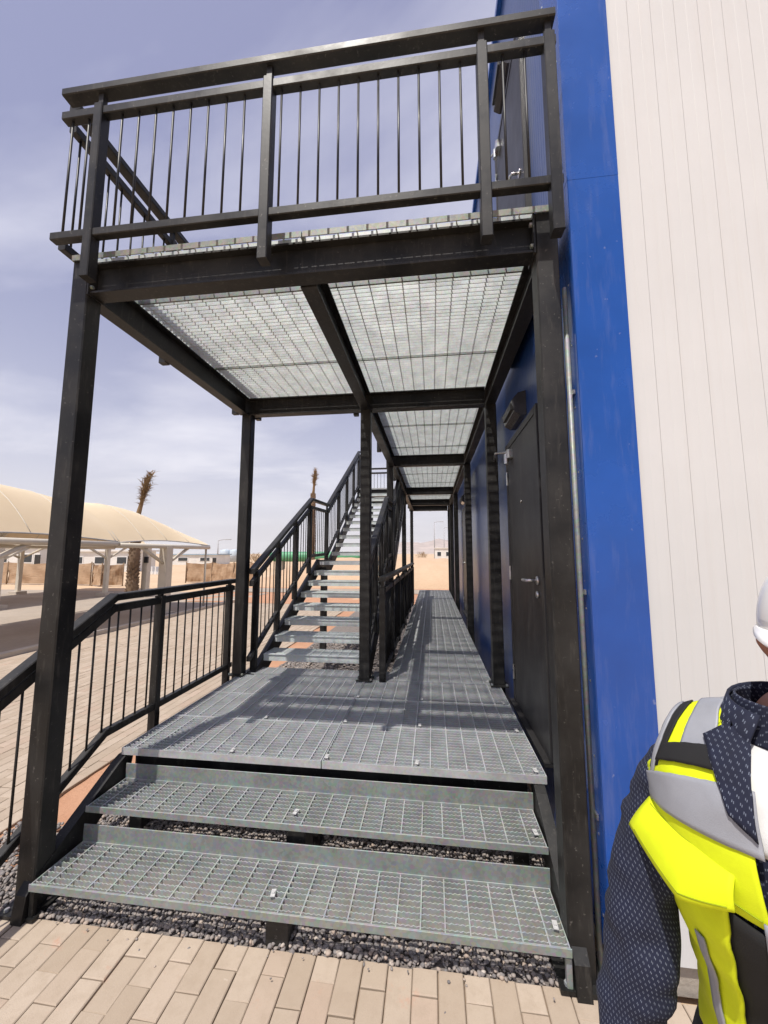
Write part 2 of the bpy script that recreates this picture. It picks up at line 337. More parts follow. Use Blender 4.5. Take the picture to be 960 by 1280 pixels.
# ---------------------------------------------------------------- gravel
def gravel(name, areas, mat='gravel_stone'):
    bm = bmesh.new(); bmesh.ops.create_icosphere(bm, subdivisions=1, radius=1.0)
    bv = np.array([v.co for v in bm.verts]); bf = np.array([[v.index for v in f.verts] for f in bm.faces]); bm.free()
    V = []; F = []; A = []; k = 0
    for (x0, x1, y0, y1, dens, s0, s1, zf) in areas:
        n = int((x1 - x0) * (y1 - y0) * dens)
        for _ in range(n):
            x = rng.uniform(x0, x1); y = rng.uniform(y0, y1); s = rng.uniform(s0, s1)
            q = bv * rng.uniform(0.72, 1.25, bv.shape); q = q * np.array((1, rng.uniform(0.6, 1), rng.uniform(0.45, 0.8))) * s
            a, b = rng.uniform(0, 6.28), rng.normal(0, 0.45); ca, sa, cb, sb = math.cos(a), math.sin(a), math.cos(b), math.sin(b)
            q = q @ np.array(((1, 0, 0), (0, cb, -sb), (0, sb, cb))) @ np.array(((ca, -sa, 0), (sa, ca, 0), (0, 0, 1)))
            V.append(q + np.array((x, y, zf + rng.uniform(-0.004, 0.014)))); F.append(bf + k); k += len(bv)
            A.append(np.full(len(bv), rng.random()))
    V = np.concatenate(V); F = np.concatenate(F); A = np.concatenate(A)
    me = bpy.data.meshes.new(name); me.vertices.add(len(V)); me.vertices.foreach_set('co', V.ravel()); me.loops.add(F.size); me.loops.foreach_set('vertex_index', F.ravel().astype(np.int32))
    me.polygons.add(len(F)); me.polygons.foreach_set('loop_start', np.arange(0, F.size, 3, dtype=np.int32)); me.materials.append(MATS[mat])
    at = me.attributes.new('var', 'FLOAT', 'POINT'); at.data.foreach_set('value', A.astype(np.float32)); me.update(calc_edges=True); me.validate()
    return add(name, me)
gb = grid_obj('gravel_base', -2.24, 0.67, 1.752, 13.0, 20, 60, lambda x, y: 0.005 * nz(x, y, 6), 'gravel_fines', -0.010)
g = gravel('gravel', [(-2.22, 0.66, 1.748, 2.5, 7200, 0.006, 0.0145, 0.0), (-2.22, 0.66, 2.5, 2.9, 2600, 0.008, 0.0165, 0.0), (-2.22, 0.66, 2.9, 4.4, 1300, 0.009, 0.018, 0.0), (-2.26, -1.85, 2.5, 6.5, 3200, 0.010, 0.018, 0.004),
                      (-2.2, -0.4, 4.4, 7.5, 500, 0.012, 0.022, 0.0), (-2.55, -2.2, 1.76, 2.3, 3500, 0.008, 0.016, 0.0)])
g2 = gravel('loose_stones', [(-2.3, 0.62, 1.70, 1.76, 160, 0.004, 0.009, 0.003), (-2.3, 0.62, 1.3, 1.70, 7, 0.003, 0.006, 0.003)])
tag(g2, 'loose gravel stones scattered along the edge of the pavers', 'gravel', None, 'stuff')
tag(g, 'grey and brown gravel under and beside the steel steps', 'gravel', None, 'stuff')

# ================================================================ gratings, rails, beams
ZP, ZD = 0.495, 3.305                            # platform level, upper deck level
def serrated_me(L, h=0.03, th=0.0042, pitch=0.022, serr=True, mat='galvanised_steel'):
    n = max(2, int(L / pitch) * 2) if serr else 1; v = []; f = []
    for i in range(n + 1):
        x = -L / 2 + L * i / n; zt = 0.0 if (i % 2 == 0 or not serr) else -0.0045
        v += [(x, -th / 2, -h), (x, -th / 2, zt), (x, th / 2, zt), (x, th / 2, -h)]
    for i in range(n):
        a = i * 4; f += [(a, a + 4, a + 5, a + 1), (a + 1, a + 5, a + 6, a + 2), (a + 2, a + 6, a + 7, a + 3)]
    f += [(0, 1, 2, 3), (n * 4 + 3, n * 4 + 2, n * 4 + 1, n * 4)]
    return mesh('bearing_bar', v, f, mat)
BARM = {}
def barmesh(kind, L, mat='galvanised_steel'):
    key = (kind, round(L, 3), mat)
    if key not in BARM:
        if kind == 'serr': BARM[key] = serrated_me(L, mat=mat)
        elif kind == 'flat': BARM[key] = serrated_me(L, h=0.027, th=0.0042, serr=False, mat=mat)
        else: BARM[key] = MB().bar((0, -L / 2, -0.006), (0, L / 2, -0.006), X * 0.0035, Z * 0.0035, 0.001).me('cross_bar', mat)
    return BARM[key]
def grating(parent, x0, x1, y0, y1, ztop, pitch=0.033, cross=0.1, mode='parts', serr=True, name='grating_panel', skirt=0.04, mat='galvanised_steel', fmat=None):
    """one panel: a frame with bearing bars along X and cross bars along Y"""
    th = 0.0045; fr = MB()
    fr.box(((x0 + x1) / 2, y0 + th / 2, ztop - skirt / 2), (x1 - x0, th, skirt)); fr.box(((x0 + x1) / 2, y1 - th / 2, ztop - skirt / 2), (x1 - x0, th, skirt))
    fr.box((x0 + th / 2, (y0 + y1) / 2, ztop - skirt / 2), (th, y1 - y0 - 2 * th, skirt)); fr.box((x1 - th / 2, (y0 + y1) / 2, ztop - skirt / 2), (th, y1 - y0 - 2 * th, skirt))
    org = ((x0 + x1) / 2, (y0 + y1) / 2, ztop)
    p = fr.obj(name, fmat or mat, parent, origin=org)
    n = int((y1 - y0 - 0.012) / pitch); L = x1 - x0 - 2 * th - 0.001
    off = (y1 - y0 - (n - 1) * pitch) / 2 if n > 1 else 0.02
    ys = [y0 + off + i * pitch for i in range(n)]
    nc = max(1, int((x1 - x0 - 0.03) / cross)); xs = [x0 + ((x1 - x0) - (nc - 1) * cross) / 2 + i * cross for i in range(nc)]; LY = y1 - y0 - 2 * th - 0.001
    if mode == 'parts':
        for yy in ys: add('bearing_bar', barmesh('serr' if serr else 'flat', L, mat), p, (org[0], yy, ztop - 0.002))
        for xx in xs: add('cross_bar', barmesh('cross', LY, mat), p, (xx, org[1], ztop - 0.001))
    else:
        m = MB()
        for yy in ys: bh = 0.024 if mat == 'lit_galvanised_steel' else 0.03; m.box((org[0], yy, ztop - 0.002 - bh / 2), (L, th, bh))
        for xx in xs: m.box((xx, org[1], ztop - 0.006), (0.007, LY, 0.007))
        o = m.obj('bar_mesh', mat, p, origin=org); o['kind'] = 'stuff'
    return p
def clip(parent, x, y, z):
    if 'clip' not in BARM:
        m = MB(); m.box((0, 0, 0.002), (0.020, 0.040, 0.003)); m.box((0, 0.014, -0.004), (0.015, 0.012, 0.012)); m.box((0, 0, 0.006), (0.014, 0.014, 0.006), 0.002)
        BARM['clip'] = m.me('clip', 'clip_zinc')
    o = add('clip', BARM['clip'], parent, (x, y, z)); o.rotation_euler = (0, 0, random.uniform(-0.2, 0.2)); return o
BAL = {}
def baluster_me(L):
    k = round(L, 3)
    if k not in BAL: BAL[k] = MB().tube([(0, 0, 0), (0, 0, L)], 0.0060, 8).me('baluster', 'black_paint', True)
    return BAL[k]
def railing(parent, pts, posts, hand=0.93, second=0.79, bottom=0.055, drop=0.2, pitch=0.1, name='railing', ends=(0, 0), skip_bal=0.045, postw=0.05):
    """pts: floor polyline (each segment in a vertical plane); posts: (segment, t) places"""
    pts = [Vector(p) for p in pts]; rail = None
    def side(i):
        d = pts[i + 1] - pts[i]; d.z = 0; d.normalize(); return Vector((d.y, -d.x, 0)), d
    for i in range(len(pts) - 1):
        s, d = side(i); p, q = pts[i], pts[i + 1]
        sl = (q.z - p.z) / max(1e-6, (Vector((q.x, q.y, 0)) - Vector((p.x, p.y, 0))).length)
        e0 = ends[0] if i == 0 else 0.0; e1 = ends[1] if i == len(pts) - 2 else 0.0
        p2 = p - (d + Z * sl) * e0; q2 = q + (d + Z * sl) * e1
        ks = 1.0 / math.cos(math.atan(sl))
        o = barobj('handrail' if rail else name, 'black_paint', rail or parent, p2 + Z * hand, q2 + Z * hand, s * 0.034, Z * 0.022 * ks, 0.005)
        rail = rail or o
        barobj('mid_rail', 'black_paint', rail, p2 + Z * second, q2 + Z * second, s * 0.022, Z * 0.024 * ks, 0.004)
        barobj('bottom_rail', 'black_paint', rail, p2 + Z * bottom, q2 + Z * bottom, s * 0.022, Z * 0.022 * ks, 0.004)
        L = (Vector((q.x, q.y, 0)) - Vector((p.x, p.y, 0))).length; pl = [t * L for (k, t) in posts if k == i]
        t = pitch * 0.5 - (int(e0 / pitch) * pitch)
        while t < L + e1 - 0.02:
            if all(abs(t - a) > skip_bal for a in pl):
                b = p + d * t + Z * (sl * t + bottom + 0.01); add('baluster', baluster_me(second - bottom - 0.02), rail, b)
            t += pitch
    for (k, t) in posts:
        s, d = side(k); b = pts[k].lerp(pts[k + 1], t)
        m = MB(); m.bar(b - Z * drop, b + Z * (second + 0.035), d * postw / 2, s * 0.03, 0.004); m.bar(b + Z * (second + 0.03), b + Z * (hand - 0.015), d * 0.014, s * 0.014, 0.0)
        m.obj('post', 'black_paint', rail, origin=b)
    return rail
def ibeam(name, parent, p, q, h=0.18, w=0.09, mat='black_paint'):
    p, q = Vector(p), Vector(q); d = (q - p).normalized(); s = Vector((d.y, -d.x, 0)).normalized(); m = MB(); L = q - p; o = Vector((0, 0, 0))
    up = d.cross(s) * -1
    if up.z < 0: up = -up
    m.bar(o + up * (h / 2 - 0.006), L + up * (h / 2 - 0.006), s * w / 2, up * 0.006, 0.001); m.bar(o - up * (h / 2 - 0.006), L - up * (h / 2 - 0.006), s * w / 2, up * 0.006, 0.001)
    m.bar(o, L, s * 0.004, up * (h / 2 - 0.012), 0.0)
    return add(name, m.me(name, mat), parent, p)
def column(parent, x, y, z0, z1, w=0.1, d=0.1):
    c = boxobj('column', 'black_paint', parent, (x, y, (z0 + z1) / 2), (w, d, z1 - z0), 0.006)
    return c

# ---------------------------------------------------------------- two storey walkway frame with the upper deck
WK = thing('steel_walkway', 'black steel two storey walkway frame with see-through grating deck beside the blue building', 'walkway', (-0.65, 1.8, 0))
XL, XM, XR = -1.91, -0.64, 0.575
YF, YB = 1.80, 3.70
WY = [YB, 6.2, 9.3, 11.4, 12.9]
column(WK, XL, YF, 0.0, 3.283); column(WK, XR - 0.018, YF, 0.0, 3.283)
for x in (XL + 0.02, XM): column(WK, x, YB, 0.0, 3.09)
for y in WY: column(WK, XR, y, 0.0, 3.09)
for y in (6.2, 9.3, 12.9): column(WK, XM - 0.03, y, 0.0, 3.09)
ZB = 3.18
BOLT = MB().tube([(0, 0, 0), (0, 0, 0.012)], 0.011, 6).me('bolt', 'galvanised_plate')
for x, y in ((XL, YF), (XR - 0.018, YF), (XL + 0.02, YB), (XM, YB), (XR, YB)):
    zf = 0.012 if y < 3 else ZP + 0.006
    bp = boxobj('base_plate', 'black_paint', WK, (x, y, zf), (0.19, 0.17, 0.014), 0.002) if y < 3 else boxobj('base_plate', 'black_paint', WK, (x, y, zf), (0.15, 0.15, 0.010), 0.002)
    for dx in (-0.065, 0.065):
        for dy in (-0.062, 0.062): add('bolt', BOLT, bp, (x + dx, y + dy, zf + 0.006))
for x, sx in ((XL + 0.056, 1), (XR - 0.074, -1)):
    ep = boxobj('end_plate', 'black_paint', WK, (x, YF + 0.005, ZB), (0.010, 0.115, 0.205), 0.001)
    for dz in (-0.055, 0.055):
        o = add('bolt', BOLT, ep, (x + sx * 0.005, YF - 0.035, ZB + dz)); o.rotation_euler = (0, sx * math.pi / 2, 0)
for x in (XL + 0.35, XM, XR - 0.35):
    gp = boxobj('gusset_plate', 'black_paint', WK, (x, YF - 0.004 + 0.028, ZB), (0.008, 0.038, 0.154), 0.001)
ibeam('front_beam', WK, (XL + 0.052, YF + 0.005, ZB), (XR - 0.070, YF + 0.005, ZB))
ibeam('edge_beam', WK, (XL, YF + 0.06, ZB), (XL, YB - 0.05, ZB)); ibeam('middle_beam', WK, (XM, YF + 0.06, ZB - 0.002), (XM, YB - 0.05, ZB - 0.002))
ibeam('back_beam', WK, (XL - 0.03, YB, ZB + 0.003), (XM - 0.05, YB, ZB + 0.003)); ibeam('back_beam', WK, (XM - 0.045, YB, ZB + 0.001), (XR - 0.05, YB, ZB + 0.001))
ys = [YF] + WY
for a, b in zip(ys[:-1], ys[1:]): ibeam('wall_beam', WK, (XR, a + 0.055, ZB + 0.001), (XR, b + 0.052 if b == WY[-1] else b + 0.05, ZB + 0.001))
for a, b in zip(WY[:-1], WY[1:]): ibeam('walkway_beam', WK, (XM, a + 0.05, ZB), (XM, b - 0.05, ZB))
for y in WY[1:]: ibeam('cross_beam', WK, (XM - 0.05, y, ZB - 0.004), (XR - 0.05, y, ZB - 0.004))
# upper deck gratings: front bay bar by bar, further bays as bar meshes
yr = [1.735, 2.13, 3.03, 3.745]
for a, b in zip(yr[:-1], yr[1:]):
    grating(WK, XL - 0.045, XM - 0.003, a, b - 0.004, ZD, serr=False, pitch=0.038, skirt=0.032, mat='lit_galvanised_steel', fmat='galvanised_plate'); grating(WK, XM + 0.003, XR + 0.045, a, b - 0.004, ZD, serr=False, pitch=0.038, skirt=0.032, mat='lit_galvanised_steel', fmat='galvanised_plate')
y = 3.75
while y < 12.6:
    grating(WK, XM - 0.04, XR + 0.045, y, min(y + 0.996, 12.95), ZD, mode='joined', pitch=0.038, skirt=0.032, mat='lit_galvanised_steel', fmat='galvanised_plate'); y += 1.0
for yy in (9.46, 10.3):
    grating(WK, XL + 0.1, XM - 0.05, yy, yy + 0.83, ZD, mode='joined')
ibeam('landing_beam', WK, (XL + 0.11, 9.5, ZB), (XM - 0.1, 9.5, ZB)); ibeam('landing_beam', WK, (XL + 0.11, 11.1, ZB), (XM - 0.05, 11.1, ZB)); ibeam('landing_beam', WK, (XL + 0.15, 9.55, ZB), (XL + 0.15, 11.05, ZB))
column(WK, XL + 0.15, 11.1, 0, 3.085)
# upper guard rails
F = lambda x: (x + 1.99) / 2.6
railing(WK, [(-1.985, 1.655, ZD), (0.605, 1.655, ZD)], [(0, F(-1.765)), (0, F(-0.80)), (0, F(0.27)), (0, 0.988)], hand=0.885, second=0.752, bottom=0.03, drop=0.22, name='front_railing')
railing(WK, [(-1.985, 1.70, ZD), (-1.985, 3.79, ZD)], [(0, 0.4), (0, 0.91)], hand=0.885, second=0.752, bottom=0.03, drop=0.22, name='side_railing')
railing(WK, [(-1.94, 3.79, ZD), (-0.70, 3.79, ZD)], [(0, 0.09), (0, 0.95)], hand=0.885, second=0.752, bottom=0.03, drop=0.22, name='back_railing')
railing(WK, [(-0.72, 3.84, ZD), (-0.72, 9.42, ZD)], [(0, 0.03), (0, 0.25), (0, 0.45), (0, 0.64), (0, 0.82), (0, 0.985)], hand=0.885, second=0.752, bottom=0.03, drop=0.22, name='walkway_railing')
railing(WK, [(-1.84, 9.55, ZD), (-1.84, 11.2, ZD), (-0.72, 11.2, ZD)], [(0, 0.03), (0, 0.5), (0, 0.97), (1, 0.5), (1, 0.96)], hand=0.885, second=0.752, bottom=0.03, drop=0.22, name='landing_railing')
railing(WK, [(-0.72, 11.25, ZD), (-0.72, 12.98, ZD), (0.6, 12.98, ZD)], [(0, 0.5), (0, 0.97), (1, 0.5), (1, 0.97)], hand=0.885, second=0.752, bottom=0.03, drop=0.22, name='end_railing')

# ---------------------------------------------------------------- ground level platform and walkway
PF = thing('grating_platform', 'raised galvanised grating platform and walkway running along the blue wall', 'platform', (-0.65, 2.3, 0))
py = [2.26, 2.74, 3.22, 3.70]
for a, b in zip(py[:-1], py[1:]):
    for (x0, x1) in ((-1.885, XM - 0.003), (XM + 0.003, 0.585)):
        g_ = grating(PF, x0, x1, a, b - 0.004, ZP)
    for x in (-1.2, -0.62, -0.1, 0.54): clip(PF, x, a + 0.05, ZP)
y = 3.71
while y < 12.5:
    grating(PF, -0.42, 0.525 if y < 99 else 0.5, y, y + 0.994, ZP, mode='joined')
    for x in (-0.37, 0.49): clip(PF, x, y + 0.06, ZP)
    y += 1.0
grating(PF, -1.885, -0.70, 3.76, 3.955, ZP, mode='joined'); grating(PF, -0.585, -0.424, 3.76, 3.955, ZP, mode='joined')
def rect(name, x0, x1, y, z0, z1): return ibeam(name, PF, (x0, y, (z0 + z1) / 2), (x1, y, (z0 + z1) / 2), z1 - z0, 0.07)
rect('front_beam', -1.85, 0.50, 2.34, 0.305, 0.452); rect('cross_beam', -1.85, 0.50, 3.68 - 0.12, 0.305, 0.452)
for y in (5.6, 7.6, 9.6, 11.6): rect('cross_beam', -0.40, 0.50, y, 0.305, 0.452)
ibeam('side_beam', PF, (-1.82, 2.38, 0.378), (-1.82, 3.52, 0.378), 0.147, 0.07); ibeam('side_beam', PF, (-0.40, 3.72, 0.378), (-0.40, 12.6, 0.378), 0.147, 0.05); ibeam('side_beam', PF, (0.49, 2.38, 0.378), (0.49, 12.6, 0.378), 0.147, 0.05)
for x, y in ((-1.80, 2.34), (-0.70, 2.34), (0.45, 2.34), (-1.80, 3.56), (-0.9, 3.56), (0.45, 3.5), (-0.38, 6.6), (0.45, 6.6), (-0.38, 9.6), (0.45, 9.6), (-0.38, 12.4), (0.45, 12.4)):
    boxobj('leg', 'black_paint', PF, (x, y + 0.001, 0.15), (0.08, 0.08, 0.302), 0.003)

# ---------------------------------------------------------------- two entry steps
ST = thing('entry_steps', 'two wide galvanised grating steps leading up from the pavers', 'steps', (-0.66, 1.72, 0))
for (y0, y1, z) in ((1.715, 1.985, 0.165), (1.992, 2.255, 0.33)):
    t_ = grating(ST, -1.84, 0.505, y0, y1, z, pitch=0.0285, name='tread', skirt=0.028, mat='tread_steel')
    barobj('riser_plate', 'galvanised_plate', t_, (-1.845, y1 + 0.004, z + 0.028), (0.51, y1 + 0.004, z + 0.028), Y * 0.0025, Z * 0.052, 0.001)
    barobj('nosing', 'galvanised_plate', t_, (-1.843, y0 - 0.003, z - 0.013), (0.508, y0 - 0.003, z - 0.013), Y * 0.0025, Z * 0.0155, 0.001)
    for x in (-0.72, 0.475): clip(t_, x, y0 + 0.09, z)
    boxobj('support_block', 'black_paint', ST, (-0.70 + (0.02 if z < 0.2 else 0), (y0 + y1) / 2 - 0.03, (z - 0.045) / 2), (0.10, 0.13, z - 0.045), 0.003)
for x in (-1.885, 0.545):
    m = MB(); prof = [(1.70, 0.0), (1.80, 0.0), (2.30, 0.32), (2.33, 0.45), (2.27, 0.452), (2.22, 0.43), (1.78, 0.175), (1.715, 0.11)]
    n = len(prof); v = [(x - 0.028, a, b) for a, b in prof] + [(x + 0.028, a, b) for a, b in prof]
    m.put(v, [tuple(range(n)), tuple(range(2 * n - 1, n - 1, -1))] + [(i, n + i, n + (i + 1) % n, (i + 1) % n) for i in range(n)])
    m.obj('stringer', 'black_paint', ST)
    boxobj('foot', 'galvanised_plate' if x > 0 else 'black_paint', ST, (x - (0.045 if x > 0 else -0.045), 1.735, 0.06), (0.022, 0.022, 0.12), 0.002)

# ---------------------------------------------------------------- outer railing on the left of the steps
OR = thing('outer_handrail', 'black steel railing with sloping end on the left of the entry steps', 'railing', (-2.04, 2.6, 0))
zb = 0.50
railing(OR, [(-2.04, 0.80, -0.03), (-2.04, 1.42, 0.0), (-2.04, 2.29, zb), (-2.04, 3.80, zb)], [(0, 0.2), (2, 0.29), (2, 0.955)], hand=0.885, second=0.815, bottom=0.055, drop=0.0, name='railing')
for y, z in ((0.924, 0), (2.73, zb), (3.73, zb)): barobj('post_foot', 'black_paint', OR, (-2.04, y, -0.01), (-2.04, y, z + 0.01), X * 0.03, Y * 0.0245, 0.003)

# ---------------------------------------------------------------- inner guard rail beside the stair
IR = thing('walkway_guard_rail', 'low black steel guard rail between the stair and the ground walkway', 'railing', (-0.46, 6.5, ZP))
railing(IR, [(-0.47, 3.62, ZP), (-0.47, 9.4, ZP)], [(0, 0.008), (0, 0.15), (0, 0.3), (0, 0.45), (0, 0.6), (0, 0.75), (0, 0.9), (0, 0.99)], hand=0.93, second=0.82, bottom=0.06, drop=0.0)

# ---------------------------------------------------------------- staircase
SC = thing('staircase', 'two flight black steel staircase with open galvanised treads left of the walkway', 'staircase', (-1.2, 4.0, ZP))
SX0, SX1 = -1.76, -0.70
def stair_tread_me():
    m = MB(); w = SX1 - SX0
    m.box((0, 0.002, -0.034), (w, 0.006, 0.068)); m.box((0, 0.262, -0.02), (w, 0.006, 0.04)); m.box((0, 0.006, -0.003), (w, 0.03, 0.006))
    for i in range(8): m.box((0, 0.03 + i * 0.03, -0.017), (w - 0.012, 0.0045, 0.03))
    for i in range(10): m.box((-w / 2 + 0.08 + i * 0.1, 0.132, -0.006), (0.007, 0.25, 0.007))
    for s in (-1, 1): m.box((s * (w / 2 - 0.003), 0.132, -0.03), (0.006, 0.252, 0.06))
    return m.me('tread', 'lit_galvanised_steel')
TM = stair_tread_me(); xc = (SX0 + SX1) / 2
r1, g1, y1_, r2, g2, y2_ = 0.1306, 0.28, 3.97, 0.159, 0.28, 6.68
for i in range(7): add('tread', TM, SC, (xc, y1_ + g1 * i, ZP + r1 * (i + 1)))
ZL = ZP + r1 * 8; YL = y1_ + g1 * 7
grating(SC, SX0, SX1, YL, y2_ - 0.01, ZL, mode='joined', name='landing_grating', skirt=0.05)
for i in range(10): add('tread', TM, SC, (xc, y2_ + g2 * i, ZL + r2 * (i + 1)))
for x in (SX0 - 0.032, SX1 + 0.032):
    for kk, (pa, pb) in enumerate((((x, y1_ - 0.22, ZP - 0.12), (x, YL + 0.02, ZL - 0.07)), ((x, YL + 0.02, ZL - 0.07), (x, y2_ - 0.02, ZL - 0.07)), ((x, y2_ - 0.02, ZL - 0.07), (x, y2_ + g2 * 10 + 0.05, ZL + r2 * 10.6 - 0.07)))):
        sl = math.cos(math.atan2(pb[2] - pa[2], pb[1] - pa[1])); barobj('stringer', 'black_paint', SC, pa, pb, X * 0.03, Z * 0.095 / sl, 0.004)
for x in (SX0 + 0.05, SX1 - 0.05): 
    for yy in ((YL + 0.1,) if x < -1.2 else (YL + 0.1, y2_ - 0.15)): boxobj('landing_leg', 'black_paint', SC, (x, yy, (ZL - 0.08) / 2), (0.09, 0.09, ZL - 0.1), 0.004)
boxobj('landing_leg', 'black_paint', SC, (xc, 8.35, 1.15), (0.1, 0.1, 2.3), 0.004)
for x, nm in ((SX0 - 0.045, 'left_railing'), (SX1 + 0.045, 'right_railing')):
    a = (x, 3.72, ZP + 0.02); b = (x, YL - 0.33, ZL - 0.03); c = (x, y2_ - 0.14, ZL); d = (x, y2_ + g2 * 10 - 0.1, ZD - 0.05)
    railing(SC, [a, b, c, d], [(0, 0.06), (0, 0.36), (0, 0.66), (0, 0.965), (1, 0.93), (2, 0.27), (2, 0.52), (2, 0.77), (2, 0.98)], hand=0.97, second=0.85, bottom=0.12, drop=0.1, name=nm)

# ================================================================ building
BD = thing('site_building', 'tall building with white ribbed front panels, blue corner trim and dark blue door side', 'building', (3.0, 6.0, 0))
BX, BY, BH, BL = 0.68, 1.765, 6.55, 13.4
ch = MB()
ch.box((BX + 3.4, (BY + BL) / 2, BH / 2 + 0.04), (6.7, BL - BY - 0.12, BH - 0.1)); ch.obj('core_wall', 'concrete', BD)
boxobj('plinth', 'concrete', BD, (BX + 3.4, (BY + BL) / 2, 0.045), (6.78, BL - BY - 0.03, 0.11), 0.01)
def ribbed(n, w, groove, depth, zspan, half=True):
    """profile of one wall panel, long grooves every w/n; local x along the panel, -y outwards"""
    pr = []
    for i in range(n):
        a = i * w / n; g_ = w / n; pr += [(a, 0.0), (a + g_ * 0.5 - groove * 0.35, 0.0)]
        if half: pr += [(a + g_ * 0.5, depth * 0.14), (a + g_ * 0.5 + groove * 0.35, 0.0)]
        pr += [(a + g_ - groove, 0.0), (a + g_ - groove, depth), (a + g_ - 0.0004, depth), (a + g_ - 0.0002, 0.0)]
    return pr
def panel_me(name, mat, prof, z0, z1, axis):
    v = []
    for z in (z0, z1):
        for a, b in prof: v.append((a, b, z) if axis == 'x' else (b, a, z))
    n = len(prof)
    f = [(i, i + 1, n + i + 1, n + i) if axis == 'x' else (i + 1, i, n + i, n + i + 1) for i in range(n - 1)]
    return mesh(name, v, f, mat)
wp = panel_me('wall_panel', 'white_panel', ribbed(10, 1.05, 0.0019, 0.003, 1), 0.11, BH, 'x')
x = 0.885
while x < 7.0: add('wall_panel', wp, BD, (x, BY - 0.007, 0)); x += 1.05
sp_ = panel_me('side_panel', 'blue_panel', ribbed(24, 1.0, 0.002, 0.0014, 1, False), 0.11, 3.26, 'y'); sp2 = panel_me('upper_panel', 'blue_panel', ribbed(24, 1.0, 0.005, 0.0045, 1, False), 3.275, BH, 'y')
y = 1.95
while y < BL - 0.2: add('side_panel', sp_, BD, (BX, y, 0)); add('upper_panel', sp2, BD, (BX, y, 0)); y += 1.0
# corner trim, folded sheet in two lengths with an overlap
for (z0, z1, dx) in ((0.11, 3.45, 0.0), (3.43, BH, 0.0008)):
    m = MB(); m.box((0.774 + dx / 2, BY - 0.0185 - dx, (z0 + z1) / 2), (0.226, 0.003, z1 - z0)); m.box((0.661 - dx, BY + 0.105, (z0 + z1) / 2), (0.003, 0.25, z1 - z0)); m.box((0.668, BY + 0.235, (z0 + z1) / 2), (0.014, 0.012, z1 - z0))
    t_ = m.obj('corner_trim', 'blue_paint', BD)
    z = z0 + 0.12
    while z < z1:
        for yy in (BY + 0.03, BY + 0.2): boxobj('rivet', 'bright_steel', t_, (0.6585 - dx, yy, z), (0.004, 0.007, 0.007), 0.0015)
        z += 0.30
boxobj('eaves_trim', 'blue_paint', BD, (BX + 3.2, BY - 0.02, BH + 0.03), (6.5, 0.06, 0.08), 0.004); boxobj('eaves_trim', 'blue_paint', BD, (BX - 0.015, (BY + BL) / 2 + 0.04, BH + 0.031), (0.05, BL - BY - 0.02, 0.08), 0.004)
boxobj('roof', 'white_paint', BD, (BX + 3.4, (BY + BL) / 2, BH + 0.03), (6.6, BL - BY - 0.1, 0.06), 0.004)
cp = MB().tube([(0.640, 1.80, 0.0), (0.640, 1.80, 2.92)], 0.0105, 12); cdt = cp.obj('conduit', 'galvanised_plate', BD, True)
for z in (0.6, 1.5, 2.4): boxobj('bracket', 'bright_steel', cdt, (0.653, 1.80, z), (0.010, 0.045, 0.02), 0.002)
def door(y0, y1, z0, z1, handle_near=True):
    d = boxobj('door', 'door_paint', BD, (BX - 0.014, (y0 + y1) / 2, (z0 + z1) / 2), (0.045, y1 - y0, z1 - z0), 0.004)
    for yy in (y0 - 0.028, y1 + 0.028): boxobj('frame', 'door_paint', d, (BX - 0.012, yy, (z0 + z1) / 2 + 0.025), (0.06, 0.05, z1 - z0 + 0.05), 0.004)
    boxobj('frame', 'door_paint', d, (BX - 0.0115, (y0 + y1) / 2, z1 + 0.026), (0.06, y1 - y0 + 0.003, 0.048), 0.004)
    boxobj('sill', 'door_paint', d, (BX - 0.03, (y0 + y1) / 2, z0 - 0.015), (0.09, y1 - y0 + 0.1, 0.02), 0.003)
    yh = y0 + 0.075; zh = z0 + 0.99
    m = MB(); m.tube([(BX - 0.036, yh, zh), (BX - 0.09, yh, zh), (BX - 0.10, yh + 0.012, zh), (BX - 0.10, yh + 0.13, zh - 0.004)], 0.0095, 10); m.tube([(BX - 0.0365, yh, zh), (BX - 0.045, yh, zh)], 0.026, 16); m.obj('handle', 'bright_steel', d, True)
    m = MB(); m.tube([(BX - 0.0365, yh, zh - 0.085), (BX - 0.05, yh, zh - 0.085)], 0.021, 16); m.obj('lock', 'bright_steel', d, True)
    m = MB(); m.tube([(BX - 0.0365, (y0 + y1) / 2, z0 + 1.53), (BX - 0.042, (y0 + y1) / 2, z0 + 1.53)], 0.012, 12); m.obj('peephole', 'bright_steel', d, True)
    for zz in (z0 + 0.22, z0 + 1.0, z1 - 0.24): boxobj('hinge', 'bright_steel', d, (BX - 0.045, y1 + 0.001, zz), (0.014, 0.018, 0.11), 0.004)
    return d
door(2.42, 3.30, 0.51, 2.53); door(2.45, 3.33, 3.325, 5.36); door(7.3, 8.2, 0.51, 2.53)
def bulkhead(y, z, w=0.36):
    m = MB(); pr = [(0, -0.09), (0, 0.09), (-0.055, 0.075), (-0.10, 0.02), (-0.085, -0.06), (-0.04, -0.09)]
    n = len(pr); v = [(BX - 0.001 + a, y - w / 2, z + b) for a, b in pr] + [(BX - 0.001 + a, y + w / 2, z + b) for a, b in pr]
    m.put(v, [tuple(range(n)), tuple(range(2 * n - 1, n - 1, -1))] + [(i, n + i, n + (i + 1) % n, (i + 1) % n) for i in range(n)])
    o = m.obj('wall_light', 'lamp_cover', BD)
    boxobj('lens', 'dark_plastic', o, (BX - 0.095, y, z - 0.015), (0.02, w * 0.8, 0.05), 0.004)
bulkhead(2.93, 2.74); bulkhead(2.93, 5.62); bulkhead(7.75, 2.74)
